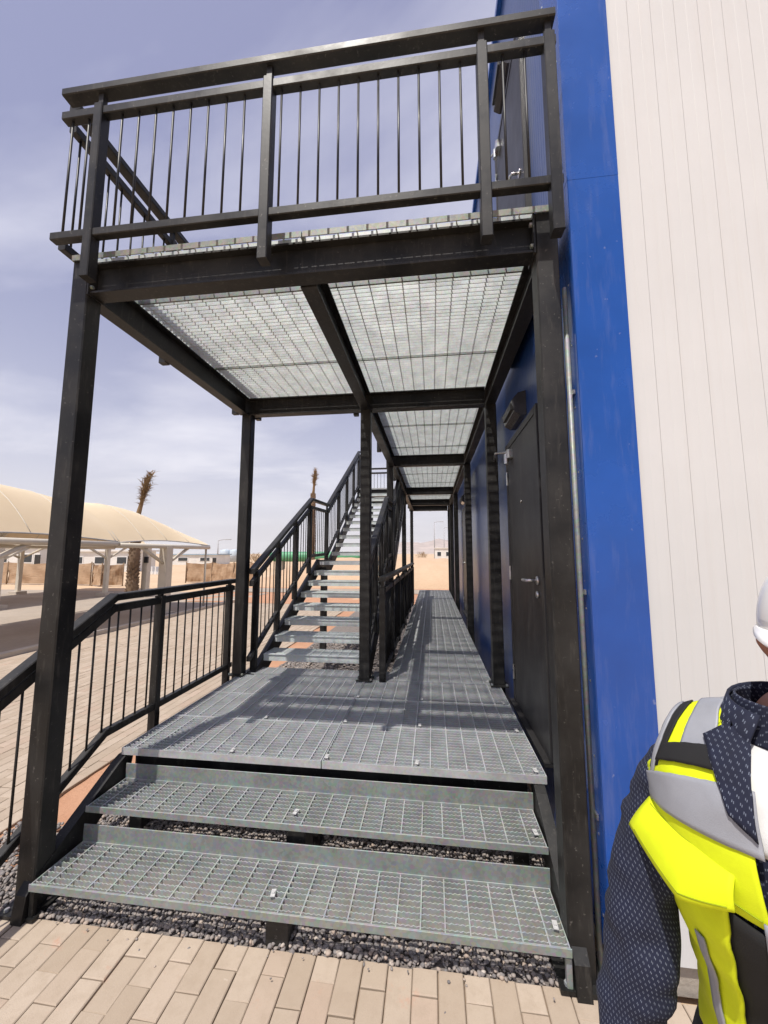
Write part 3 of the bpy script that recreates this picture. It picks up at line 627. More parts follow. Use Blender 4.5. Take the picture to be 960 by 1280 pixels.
def closer(y, z):       # overhead stay arm with its knuckle by the hinge side of the door
    m = MB(); m.tube([(BX - 0.06, y + 0.02, z), (BX - 0.13, y + 0.16, z + 0.03), (BX - 0.06, y + 0.62, z + 0.06)], 0.009, 8); m.box((BX - 0.05, y - 0.03, z - 0.03), (0.05, 0.09, 0.07), 0.012); m.tube([(BX - 0.07, y, z - 0.02), (BX - 0.07, y, z - 0.10)], 0.02, 10)
    m.obj('door_closer', 'bright_steel', BD)
closer(3.17, 2.49); closer(3.2, 5.30)

# ================================================================ shade canopies over the parking bays
def canopy(x0, x1, y0, y1, ze, zc, label, posts=(), pole=None, zc1=None, group='shade canopies over the parking bays'):
    """vaulted fabric between two arched ribs, pipes along both eaves"""
    T = thing('shade_canopy', label, 'canopy', ((x0 + x1) / 2, (y0 + y1) / 2, 0), group)
    nu, nv = 24, 20; vs = []; fs = []
    def P(u, v):
        arch = (1 - abs(2 * u - 1) ** 2.2); ys_ = y0 + (y1 - y0) * v
        sag = 1 + 0.22 * math.sin(math.pi * v) ** 0.8 * arch
        eave = 0.10 * math.sin(math.pi * v) * (1 - arch)
        inset = 0.14 * math.sin(math.pi * v) * (1 - arch)
        xx = x0 + (x1 - x0) * u; xx += inset * (1 if u < 0.5 else -1)
        return (xx, ys_, ze + 0.06 + eave + ((zc if zc1 is None else zc + (zc1 - zc) * v ** 2) - ze) * arch * sag)
    for j in range(nv + 1):
        for i in range(nu + 1): vs.append(P(i / nu, j / nv))
    for j in range(nv):
        for i in range(nu): a = j * (nu + 1) + i; fs.append((a, a + 1, a + nu + 2, a + nu + 1))
    add('membrane', mesh('membrane', [Vector(v) - WL[T.name] for v in vs], fs, 'shade_fabric', True), T, WL[T.name])
    for xx in (x1, x0): MB().tube([(xx, y0 + 0.04, ze), (xx, y1 - 0.04, ze)], 0.06, 12).obj('eave_pipe', 'cream_steel', T, True)
    for v, yy in ((0.0, y0 + 0.045), (1.0, y1 - 0.045)):
        MB().tube([(P(i / 16, v)[0], yy, P(i / 16, v)[2] - 0.045) for i in range(17)], 0.035, 8).obj('rib', 'cream_steel', T, True)
        for i in (5, 11):
            a = P(i / 16, v); MB().tube([(a[0], yy, a[2] - 0.05), (x1 if i > 8 else x0, yy, ze)], 0.02, 6).obj('strut', 'cream_steel', T, True)
    for v in (0.25, 0.5, 0.75):      # welded seams across the fabric
        MB().tube([Vector(P(i / 16, v)) + Z * 0.004 for i in range(17)], 0.009, 5).obj('seam', 'cream_steel', T, True)
    for xx, u in ((x1, 1.0), (x0, 0.0)): MB().tube([Vector(P(u, i / 12)) for i in range(13)], 0.014, 6).obj('edge_cable', 'lamp_steel', T, True)
    pw = 0.24 if x1 > -8 else 0.15
    for (px, pyy) in posts:
        p_ = boxobj('post', 'cream_steel', T, (px, pyy, ze / 2 - 0.02), (pw, pw, ze + 0.02), 0.01)
        boxobj('base_plate', 'kerb_concrete', p_, (px, pyy, 0.03), (0.42, 0.42, 0.12), 0.01)
        for s in (-1, 1): MB().tube([(px, pyy + s * 0.1, ze - 0.45), (px, pyy + s * 0.95, ze - 0.03)], 0.045, 8).obj('brace', 'cream_steel', p_, True)
    if pole: MB().tube([(pole[0], pole[1], -0.04), (pole[0], pole[1], ze - 0.05)], 0.03, 8).obj('prop_pole', 'cream_steel', T, True)
    return T
canopy(-10.6, -7.2, 8.1, 11.8, 1.86, 2.80, 'beige arched fabric canopy right of the front column, nearest to the tall palm', [(-7.24, 9.8)], (-7.26, 11.7), 2.28)
canopy(-10.6, -7.2, 4.4, 8.08, 1.88, 2.82, 'beige arched fabric canopy at the left picture edge beside the front column', [(-7.24, 5.2)])
canopy(-17.4, -13.2, 8.3, 12.5, 1.95, 2.8, 'beige arched fabric canopy seen under the eave of the leftmost canopy', [(-13.24, 10.4), (-17.3, 10.4)])
canopy(-17.4, -13.2, 12.55, 16.6, 1.95, 2.8, 'beige arched fabric canopy standing behind the row beside the palm', [(-13.24, 14.4), (-17.3, 14.4)])
def lone_post():
    T = thing('steel_post', 'slim cream steel post standing between the palm trunk and the canopy post', 'post', (-11.3, 14.18, 0))
    boxobj('shaft', 'cream_steel', T, (-11.3, 14.18, 0.95), (0.22, 0.22, 1.95), 0.01); boxobj('base_plate', 'kerb_concrete', T, (-11.3, 14.18, 0.03), (0.4, 0.4, 0.12), 0.01)
    boxobj('switch_box', 'dark_plastic', T, (-11.22, 14.05, 1.42), (0.16, 0.08, 0.24), 0.01)
lone_post()

# ---------------------------------------------------------------- palms with tied up dry fronds
def palm(label, base, top, tuft, tr, seed, nfr=60):
    r = random.Random(seed); base, top, tuft = Vector(base), Vector(top), Vector(tuft)
    T = thing('palm_tree', label, 'palm tree', base, 'palms with tied fronds')
    n = 14; m = MB(); m.tube([base.lerp(top, i / n) + Vector((0.03 * math.sin(i), 0.03 * math.cos(i * 1.3), 0)) for i in range(n + 1)], [tr * (1.12 - 0.3 * i / n) for i in range(n + 1)], 12)
    tk = m.obj('trunk', 'palm_trunk', T, True, base)
    d = (top - base); L = d.length; bt = MB(); nb = int(L / 0.11)
    for i in range(nb):           # old leaf bases round the trunk
        for k_ in range(7):
            a = 2 * math.pi * (k_ + 0.5 * (i % 2)) / 7 + r.uniform(-0.1, 0.1); c = base + d * ((i + 0.5) / nb); o = Vector((math.cos(a), math.sin(a), 0)); rr = tr * (1.08 - 0.3 * i / nb)
            s = Vector((-o.y, o.x, 0)) * tr * 0.34; p0 = c + o * rr * 0.85 - Z * 0.05; p1 = c + o * rr * 1.32 + Z * r.uniform(0.08, 0.14)
            bt.put([p0 - s, p0 + s, p1 + s * 0.45, p1 - s * 0.45, p0 - s - o * 0.03, p0 + s - o * 0.03, p1 + s * 0.4 - o * 0.05, p1 - s * 0.4 - o * 0.05], [(0, 1, 2, 3), (7, 6, 5, 4), (0, 3, 7, 4), (1, 5, 6, 2), (3, 2, 6, 7)])
    o = bt.obj('leaf_bases', 'palm_trunk', tk, False, base); o['kind'] = 'stuff'
    fr = MB(); ax = tuft - top; 
    for i in range(nfr):
        a = r.uniform(0, 6.28); o = Vector((math.cos(a), math.sin(a), 0)); e = r.uniform(0.55, 1.0); spread = r.uniform(0.05, 0.42) * tr * 1.6
        pts = [top + o * tr * 0.5 * r.random(), top.lerp(tuft, e * 0.5) + o * spread * 0.45, top.lerp(tuft, e * 0.85) + o * spread * 0.7, top.lerp(tuft, e) + o * spread * (1.0 + r.random() * 1.3) - Z * r.uniform(-0.12, 0.22) * ax.length * 0.3]
        fr.tube(pts, [0.028 * tr / 0.22, 0.022 * tr / 0.22, 0.014 * tr / 0.22, 0.004], 4, False)
        for _ in range(9):        # leaflets, folded along the rib
            t = r.uniform(0.3, 1.0); kx = min(2, int(t * 3)); c = pts[kx].lerp(pts[kx + 1], t * 3 - kx); dirv = (ax.normalized() * r.uniform(0.2, 1) + Vector((r.uniform(-1, 1), r.uniform(-1, 1), r.uniform(-0.7, 0.3))) * 0.55).normalized() * r.uniform(0.18, 0.42) * (0.5 + tr * 2)
            s = dirv.orthogonal().normalized() * 0.012 * (0.6 + tr * 2); fr.put([c - s, c + s, c + dirv * 0.6 + s * 0.8, c + dirv - Z * 0.05, c + dirv * 0.6 - s * 0.8], [(0, 1, 2, 3, 4)])
    fr.obj('fronds', 'palm_frond_dry', T, False, top)
palm('palm tree with tied dry fronds rising behind the right beige canopy', (-11.55, 13.8, -0.04), (-11.38, 13.62, 3.0), (-10.85, 13.5, 4.85), 0.18, 3, 60)
palm('thin palm tree with tied dry fronds behind the staircase railing', (-9.95, 31.2, -0.04), (-9.8, 30.8, 6.6), (-9.5, 30.4, 8.75), 0.23, 5, 55)

# ---------------------------------------------------------------- hessian screens
def hessian(label, pts, h, seed):
    r = random.Random(seed); T = thing('hessian_fence', label, 'fence', pts[0], 'hessian screens round the site')
    for i in range(len(pts) - 1):
        a, b = Vector(pts[i]), Vector(pts[i + 1]); n = 26; m = 8; vs = []; fs = []; d = (b - a); s = Vector((d.y, -d.x, 0)).normalized(); ph = r.uniform(0, 9)
        for j in range(m + 1):
            for k_ in range(n + 1):
                t = k_ / n; zz = j / m; top = h * (1 - 0.07 * math.sin(math.pi * t) + 0.04 * MN.noise(Vector((t * 4, ph, 0))))
                w = 0.10 * MN.noise(Vector((t * 5 + zz * 1.4, zz * 2.2, ph))) + 0.05 * MN.noise(Vector((t * 14 - zz * 4, zz * 5, ph + 4)))
                vs.append(a + d * t + s * w + Z * (zz * top + 0.02))
        for j in range(m):
            for k_ in range(n): q = j * (n + 1) + k_; fs.append((q, q + 1, q + n + 2, q + n + 1))
        add('cloth', mesh('cloth', [v - a for v in vs], fs, 'hessian_cloth', True), T, a)
    for p in pts: MB().tube([Vector(p) - Z * 0.05, Vector(p) + Z * (h + 0.08)], 0.03, 6).obj('stake', 'palm_trunk', T, True)
hessian('brown hessian screen left of the front column under the canopy eave', [(-27, 18.9, 0), (-23.6, 19.0, 0), (-20.6, 19.1, 0), (-18.2, 18.8, 0)], 1.15, 1)
hessian('brown hessian screen sagging between the front column and the palm trunk', [(-18.0, 18.7, 0), (-17.1, 18.3, 0), (-16.3, 18.8, 0)], 1.1, 2)
hessian('brown hessian screen between the canopy post and the rear column', [(-14.4, 21.3, 0), (-12.9, 21.5, 0), (-11.6, 21.6, 0), (-10.2, 21.5, 0)], 1.12, 3)

# ---------------------------------------------------------------- far things
def cabin(label, c, w, d, h, roof, nwin, face):
    T = thing('site_cabin', label, 'cabin', c, 'far site cabins'); c = Vector(c)
    boxobj('wall', 'cabin_white', T, c + Z * h / 2, (w, d, h), 0.02); boxobj('roof', roof, T, c + Z * (h + 0.08), (w + 0.4, d + 0.4, 0.16), 0.02)
    for i in range(nwin):
        x = c.x - w / 2 + w * (i + 0.5) / nwin; wd = boxobj('window', 'white_paint', T, (x, c.y - d / 2 - 0.02, c.z + h * 0.56), (w / nwin * 0.5, 0.05, h * 0.4), 0.01); boxobj('pane', 'window_glass', wd, (x, c.y - d / 2 - 0.05, c.z + h * 0.56), (w / nwin * 0.42, 0.02, h * 0.32), 0.0)
    boxobj('door', 'door_paint', T, (c.x + w * 0.46, c.y - d / 2 - 0.015, c.z + h * 0.36), (0.6, 0.05, h * 0.7), 0.005)
cabin('white far cabin with two windows at the left picture edge', (-39.5, 33.8, -0.04), 5.4, 3, 2.25, 'tank_grey', 2, 0)
cabin('long white far cabin just right of the front column', (-31.6, 35.0, -0.04), 7.0, 3, 1.9, 'cabin_white', 3, 0)
cabin('far shed with a long pale blue roof behind the hessian screen', (-36.0, 57.0, -0.04), 7.2, 4, 1.5, 'roof_blue', 2, 0)
for i in range(6):
    px = -23.6 + i * 0.33; T = thing('concrete_barrier', ('leftmost','second','third','fourth','fifth','rightmost')[i] + ' small white concrete barrier' + ('' if i in (0, 5) else ' from the left') + ' in the row behind the canopy posts', 'barrier', (px, 29.7, -0.04), 'white barriers')
    m = MB(); pr = [(-0.14, 0), (0.14, 0), (0.12, 0.15), (0.05, 0.3), (0.04, 0.62), (-0.04, 0.62), (-0.05, 0.3), (-0.12, 0.15)]; n = len(pr)
    v = [(px + a, 29.4, b - 0.04) for a, b in pr] + [(px + a, 30.3, b - 0.04) for a, b in pr]; m.put(v, [tuple(range(n)), tuple(range(2 * n - 1, n - 1, -1))] + [(i_, n + i_, n + (i_ + 1) % n, (i_ + 1) % n) for i_ in range(n)]); m.obj('block', 'white_paint', T)
for i, lab in enumerate(('leftmost of the three pale blue far tanks', 'middle one of the three pale blue far tanks', 'rightmost of the three pale blue far tanks')):
    c = Vector((-43.0 + i * 2.15, 76.2, -0.04)); T = thing('storage_tank', lab, 'tank', c, 'far storage tanks')
    MB().tube([c, c + Z * 2.3, c + Z * 2.5, c + Z * 2.62], [1.0, 1.0, 0.8, 0.05], 20).obj('shell', 'tank_grey', T, True)
    MB().tube([c + Z * 1.2 - Z * 0.03, c + Z * 1.2 + Z * 0.03], 1.03, 20).obj('hoop', 'lamp_steel', T)
c = Vector((-12.6, 39.0, 0.0)); T = thing('green_tank', 'long green horizontal tank seen through the staircase railing', 'tank', c)
MB().tube([c + Vector((-4.4, 0, 1.35)), c + Vector((-4.2, 0, 1.35)), c + Vector((-3.8, 0, 1.35)), c + Vector((5.0, 0, 1.35)), c + Vector((5.4, 0, 1.35))], [0.1, 0.42, 0.52, 0.52, 0.2], 18).obj('shell', 'green_tank', T, True)
for x in (-3, 0, 3, 5): boxobj('saddle', 'concrete', T, c + Vector((x, 0, 0.42)), (0.3, 0.9, 0.92), 0.01)
def street_lamp(label, x, y, h):
    T = thing('street_lamp', label, 'street lamp', (x, y, -0.04), 'far street lamps')
    MB().tube([(x, y, -0.04), (x, y, h)], [0.16, 0.09], 8).obj('pole', 'lamp_steel', T, True); MB().tube([(x, y, h - 0.05), (x + 1.0, y, h + 0.15), (x + 1.9, y, h + 0.15)], 0.06, 6).obj('arm', 'lamp_steel', T, True)
    boxobj('lamp_head', 'lamp_steel', T, (x + 2.1, y, h + 0.15), (1.0, 0.35, 0.14), 0.03)
street_lamp('tall far street lamp framed by the end of the walkway', 0.7, 111.0, 10.6); street_lamp('far street lamp right of the pale blue shed roof', -41.0, 70.0, 4.2)
street_lamp('far street lamp half hidden by the walkway columns at the wall', 4.6, 150.0, 11.5)
def dry_bush(label, c, h, seed):
    r = random.Random(seed); c = Vector(c); T = thing('dry_bush', label, 'bush', c); m = MB()
    def br(p, d, L, rad, lv):
        q = p + d * L; m.tube([p, q], [rad, rad * 0.6], 4, False)
        if lv:
            for _ in range(4): br(p.lerp(q, r.uniform(0.5, 1)), (d + Vector((r.uniform(-1, 1), r.uniform(-1, 1), r.uniform(-0.3, 0.8))) * 0.7).normalized(), L * 0.62, rad * 0.55, lv - 1)
    for _ in range(5): br(c, Vector((r.uniform(-0.6, 0.6), r.uniform(-0.6, 0.6), 1)).normalized(), h * 0.42, 0.04, 3)
    m.obj('branches', 'palm_frond_dry', T)
dry_bush('bare dry bush left of the staircase railing on the horizon', (-17.6, 37.0, 0.0), 2.3, 4); dry_bush('dry bush on the horizon through the end of the walkway', (-1.5, 60.0, 0.0), 2.6, 9)
cabin('tiny white far cabin framed by the end of the walkway', (3.6, 92, -0.04), 6, 3, 2.9, 'cabin_white', 3, 0)

# ================================================================ person in a high visibility vest
PO = Vector((0.555, 0.704, 0.0)); FA = R(187.1 + 30)            # stands here, faces the walkway side
PFv = Vector((math.cos(FA), math.sin(FA), 0)); PLv = Z.cross(PFv)
def Wp(f, l, z): return PO + PFv * f + PLv * l + Z * z
PE = thing('person', 'person in navy patterned shirt, yellow safety vest and white helmet at the right edge', 'person', PO)
def loft(sections, n=32, cap=True, uvscale=True):
    """sections: (centre vector, half axis a, half axis b) -> verts, faces, uv per vertex"""
    v = []; f = []; uv = []; run = 0.0; m = n + 1
    for i, (c, a, b) in enumerate(sections):
        c, a, b = Vector(c), Vector(a), Vector(b)
        if i: run += (c - Vector(sections[i - 1][0])).length
        rad = (a.length + b.length) / 2
        for k_ in range(m):
            t = 2 * math.pi * k_ / n; v.append(c + a * math.cos(t) + b * math.sin(t)); uv.append((t * 0.068 if rad < 0.09 else t * 0.165, run))
    for i in range(len(sections) - 1):
        for k_ in range(n): f.append((i * m + k_, i * m + k_ + 1, (i + 1) * m + k_ + 1, (i + 1) * m + k_))
    if cap: f += [tuple(range(n - 1, -1, -1)), tuple((len(sections) - 1) * m + k_ for k_ in range(n))]
    return v, f, uv
def smoothsec(secs, sub=5):
    """catmull-rom through the sections"""
    out = []
    for i in range(len(secs) - 1):
        q = [secs[max(0, min(len(secs) - 1, i + d))] for d in (-1, 0, 1, 2)]
        for s in range(sub):
            t = s / sub; r = []
            for k_ in range(3):
                p0, p1, p2, p3 = (Vector(x[k_]) for x in q)
                r.append(0.5 * ((2 * p1) + (p2 - p0) * t + (2 * p0 - 5 * p1 + 4 * p2 - p3) * t * t + (3 * p1 - p0 - 3 * p2 + p3) * t ** 3))
            out.append(tuple(r))
    out.append(secs[-1]); return out
def skinobj(name, v, f, uv, mat, parent, wr=0.0, wsc=22, solid=0.0, seed=0.0):
    me = mesh(name, [Vector(x) - PO for x in v], f, mat, True)
    if uv:
        ul = me.uv_layers.new(name='UVMap'); ul.data.foreach_set('uv', [c for l in me.loops for c in uv[l.vertex_index]])
    if wr:
        me.update(); ns = [x.normal.copy() for x in me.vertices]
        for x, nn in zip(me.vertices, ns):
            q = x.co; x.co = q + nn * wr * (MN.noise(q * wsc * 0.5 + Vector((seed, 0, 0))) + 0.6 * MN.noise(Vector((q.x * wsc, q.y * wsc, q.z * wsc * 1.8 + seed))))
    o = add(name, me, parent, PO)
    if solid:
        md = o.modifiers.new('thickness', 'SOLIDIFY'); md.thickness = solid; md.offset = 0
    return o
def tors(z, hw, hd, fo=0.0, grow=0.0): return (Wp(fo, 0, z), PLv * (hw + grow), PFv * (hd + grow))
TOR = [(0.84, .152, .114, -.030), (0.93, .140, .110, -.034), (1.02, .143, .112, -.020), (1.12, .166, .120, .004), (1.21, .183, .124, .010), (1.28, .190, .118, .004), (1.33, .182, .100, -.004), (1.362, .158, .078, -.012), (1.385, .118, .064, -.016), (1.402, .078, .060, -.012), (1.42, .062, .058, -.006)]
def armsec(pts, grow=0.0):
    out = []
    for i, (p, r_) in enumerate(pts):
        p = Vector(p); d = (Vector(pts[min(i + 1, len(pts) - 1)][0]) - Vector(pts[max(i - 1, 0)][0])).normalized(); a = d.cross(Z if abs(d.z) < 0.95 else PFv).normalized(); b = d.cross(a).normalized()
        out.append((p, a * (r_ + grow), b * (r_ + grow) * 0.96))
    return out
# joints: the far arm (his right) swings forward, the near arm hangs
RA = [(Wp(.0, -.135, 1.285), .043), (Wp(.002, -.165, 1.25), .049), (Wp(.025, -.188, 1.19), .051), (Wp(.055, -.20, 1.114), .050), (Wp(.078, -.207, 1.03), .050), (Wp(.097, -.213, .955), .049), (Wp(.12, -.216, .88), .044), (Wp(.148, -.219, .80), .037), (Wp(.16, -.22, .765), .030)]
LA = [(Wp(-.01, .140, 1.300), .045), (Wp(.0, .182, 1.275), .053), (Wp(.01, .225, 1.20), .054), (Wp(.015, .245, 1.11), .050), (Wp(.02, .255, 1.03), .048), (Wp(.045, .26, .95), .043), (Wp(.08, .255, .87), .037), (Wp(.105, .25, .81), .030)]
def legsec(s): return [(Wp(-.025, s * .068, .90), .070), (Wp(-.008, s * .082, .80), .086), (Wp(.012, s * .095, .64), .078), (Wp(.015, s * .10, .47), .062), (Wp(.0, s * .10, .33), .058), (Wp(-.012, s * .10, .16), .045), (Wp(-.015, s * .10, .07), .040)]
HZ = 1.520
HA = R(20); HF = PFv * math.cos(HA) + PLv * math.sin(HA); HL = Z.cross(HF); HO = Wp(-.062, .054, 0)      # head turned towards his left shoulder
def Hp(f, l, z): return HO + HF * f + HL * l + Z * z
# ---- body: one continuous skin surface grown by voxel remesh
bb = MB()
def badd(secs, n=24): v, f, _ = loft(smoothsec(secs), n); bb.put(v, f)
badd([tors(z, w - .012, d - .012, fo) for z, w, d, fo in TOR[:-2]]); badd(armsec(RA, -.010), 16); badd(armsec(LA, -.010), 16); badd(armsec(legsec(1), -.012), 16); badd(armsec(legsec(-1), -.012), 16)
badd([(Wp(-.014, 0, 1.36), PLv * .052, PFv * .050), (Wp(-.016, .004, 1.42), PLv * .050, PFv * .050), (Hp(.0, 0, 1.47), PLv * .050, PFv * .052)])
def headpt(th, ph):
    x = math.sin(ph) * math.cos(th); y = math.sin(ph) * math.sin(th); z = math.cos(ph)
    w = .078 * (1 - 0.16 * max(0, -z) ** 2); d = .093 * (1 - 0.10 * max(0, -z) ** 2); f_ = d * x + .010
    if x > 0 and z < -0.3: f_ += 0.012 * (-z - 0.3)
    return Hp(f_, w * y, HZ + .117 * z)
hv = []; hf = []
for i in range(21):
    for k_ in range(32): hv.append(headpt(2 * math.pi * k_ / 32, max(0.02, math.pi * i / 20 * 0.999)))
for i in range(20):
    for k_ in range(32): hf.append((i * 32 + k_, (i + 1) * 32 + k_, (i + 1) * 32 + (k_ + 1) % 32, i * 32 + (k_ + 1) % 32))
hf += [tuple(range(32)), tuple(range(20 * 32 + 31, 20 * 32 - 1, -1))]
bb.put(hv, hf)
bb.tube([Hp(.098, 0, HZ + .012), Hp(.108, 0, HZ - .012), Hp(.122, 0, HZ - .034), Hp(.108, 0, HZ - .043)], [.009, .011, .016, .010], 10)   # nose
bb.tube([Hp(.100, -.024, HZ - .068), Hp(.107, 0, HZ - .066), Hp(.100, .024, HZ - .068)], [.006, .009, .006], 8); bb.tube([Hp(.098, -.02, HZ - .077), Hp(.105, 0, HZ - .078), Hp(.098, .02, HZ - .077)], [.006, .009, .006], 8)
for s in (-1, 1):
    bb.tube([Hp(.0, s * .076, HZ + .026), Hp(-.012, s * .090, HZ + .018), Hp(-.014, s * .094, HZ - .005), Hp(-.004, s * .082, HZ - .034)], [.010, .013, .012, .008], 8)   # ears
    bb.tube([Hp(.092, s * .014, HZ + .022), Hp(.090, s * .034, HZ + .026), Hp(.074, s * .054, HZ + .018)], [.008, .009, .007], 8)          # brow
def hand(wrist, d, palm_n, thumb_side):
    d = d.normalized(); n_ = (palm_n - d * palm_n.dot(d)).normalized(); s = d.cross(n_) * thumb_side
    bb.put(*loft([(wrist - d * .02, s * .026, n_ * .020), (wrist + d * .02, s * .034, n_ * .017), (wrist + d * .06, s * .041, n_ * .015), (wrist + d * .092, s * .040, n_ * .012)], 14)[:2])
    for i, (off, L) in enumerate(((.030, .072), (.010, .080), (-.011, .074), (-.030, .058))):
        p = wrist + d * .085 + s * off; q = d; pts = [p - d * .01]
        for j, fr_ in enumerate((.45, .32, .23)):
            q = (q + n_ * (0.28 + 0.1 * j)).normalized(); pts.append(pts[-1] + q * L * fr_)
        bb.tube(pts, [.0098, .0095, .0088, .0072], 8)
    p = wrist + d * .025 + s * .028; q = (d + s * 0.9).normalized()
    bb.tube([p, p + q * .032, p + q * .05 + d * .014 + n_ * .008, p + q * .056 + d * .036 + n_ * .015], [.013, .012, .0105, .008], 8)
hand(Wp(.166, -.22, .745), Wp(.185, -.21, .68) - Wp(.16, -.22, .765), PLv, 1); hand(Wp(.11, .249, .79), Vector((0, 0, -1)) + PFv * .25, -PLv, -1)
tmp = bb.me('body', 'skin', True); tmp.transform(Matrix.Translation(-PO)); to = bpy.data.objects.new('body', tmp); COL.objects.link(to)
md = to.modifiers.new('r', 'REMESH'); md.mode = 'VOXEL'; md.voxel_size = 0.0055; md2 = to.modifiers.new('s', 'SMOOTH'); md2.factor = 0.5; md2.iterations = 4
dg = bpy.context.evaluated_depsgraph_get(); bme = bpy.data.meshes.new_from_object(to.evaluated_get(dg)); bpy.data.objects.remove(to)
bme.name = 'body'; bme.materials.clear(); bme.materials.append(MATS['skin']); bme.polygons.foreach_set('use_smooth', [True] * len(bme.polygons))
body = add('body', bme, PE, PO)
for s in (-1, 1):
    e = MB().tube([Hp(.087, s * .031, HZ + .004), Hp(.094, s * .031, HZ + .004), Hp(.0975, s * .031, HZ + .004)], [.012, .009, .003], 12).obj('eye', 'eye_white', body, True); MB().tube([Hp(.0965, s * .031, HZ + .004), Hp(.099, s * .031, HZ + .004)], .0042, 10).obj('iris', 'hair_dark', body, True)
hr = [Vector(p) for p in hv]; 
hs = MB(); hs.put([Hp(0, 0, HZ) + (p - Hp(0, 0, HZ)) * 1.035 for p in hr], [q for q in hf if len(q) == 4 and all((hr[i].z > HZ + .03 + .02 * ((hr[i] - HO).dot(HF) > .03) or ((hr[i] - HO).dot(HF) < -.03 and hr[i].z > HZ - .055)) for i in q)]); hs.obj('hair', 'hair_dark', PE, True)
# ---- shirt with sleeves and collar
torso_secs = smoothsec([tors(z, w, d, fo) for z, w, d, fo in TOR[:-1]], 6)
sv, sf, suv = loft(torso_secs, 64, False); shirt = skinobj('shirt', sv, sf, suv, 'navy_print_cotton', PE, 0.004, 20)
for A_ in (RA[:-1], LA[:-1]):
    ss = smoothsec(armsec(A_, .006), 8); v, f, uv = loft(ss, 40, False); skinobj('sleeve', v, f, uv, 'navy_print_cotton', shirt, 0.014, 19, 0.0, 3.0)
# ---- vest: surface sampled on the torso
tv = [Vector(x) for x in sv]; BV = BVHTree.FromPolygons(tv, sf)
def vpt(l, v, off, back=False):
    """l across the chest, v down (negative) the front from z=1.23 or over the shoulder (positive)"""
    fv = -PFv if back else PFv
    if v < 0:
        o = Wp(0, l, 1.23 + v) + fv * 0.5; d = -fv
    else:
        a = v / 0.125; dd = fv * math.cos(a) + Z * math.sin(a); o = Wp(-0.006, l, 1.23) + dd * 0.5; d = -dd
    h = BV.ray_cast(o, d)
    if h[0] is None: h = BV.find_nearest(o + d * 0.42)
    n_ = h[1]; n_ = n_ if n_.dot(d) < 0 else -n_
    return h[0] + n_ * off
def patch(name, mat, c, off, parent, nu=18, nv=18, back=False, solid=0.0025, wr=0.0045):
    """c: four (l, v) corners in order"""
    vs = []; fs = []; uvs = []
    for j in range(nv + 1):
        for i in range(nu + 1):
            a, b = i / nu, j / nv; l = (c[0][0] * (1 - a) + c[1][0] * a) * (1 - b) + (c[3][0] * (1 - a) + c[2][0] * a) * b; v = (c[0][1] * (1 - a) + c[1][1] * a) * (1 - b) + (c[3][1] * (1 - a) + c[2][1] * a) * b
            vs.append(vpt(l, v, off, back)); uvs.append((l, v))
    for j in range(nv):
        for i in range(nu): q = j * (nu + 1) + i; fs.append((q, q + 1, q + nu + 2, q + nu + 1))
    return skinobj(name, vs, fs, uvs, mat, parent, wr, 16, solid)
lowv = []; lowf = []; nu = 72; zs = [0.66 + 0.02 * i for i in range(26)]
for z in zs:
    i0 = 0
    for k_ in range(nu):
        t = 2 * math.pi * k_ / nu
        if z >= 0.86: o = Wp(0, 0, z) + (PLv * math.cos(t) + PFv * math.sin(t)) * 0.5; h = BV.ray_cast(o, -(PLv * math.cos(t) + PFv * math.sin(t)))[0]; p = h + (PLv * math.cos(t) + PFv * math.sin(t)) * 0.014
        else: p = Wp(-.032, 0, z) + PLv * math.cos(t) * (.168 + (0.86 - z) * 0.10) + PFv * math.sin(t) * (.130 + (0.86 - z) * 0.10)
        lowv.append(p)
fm = []
for j in range(len(zs) - 1):
    for k_ in range(nu): lowf.append((j * nu + k_, j * nu + (k_ + 1) % nu, (j + 1) * nu + (k_ + 1) % nu, (j + 1) * nu + k_))
vest = skinobj('vest', lowv, lowf, None, 'vest_black', PE, 0.0045, 16, 0.003)
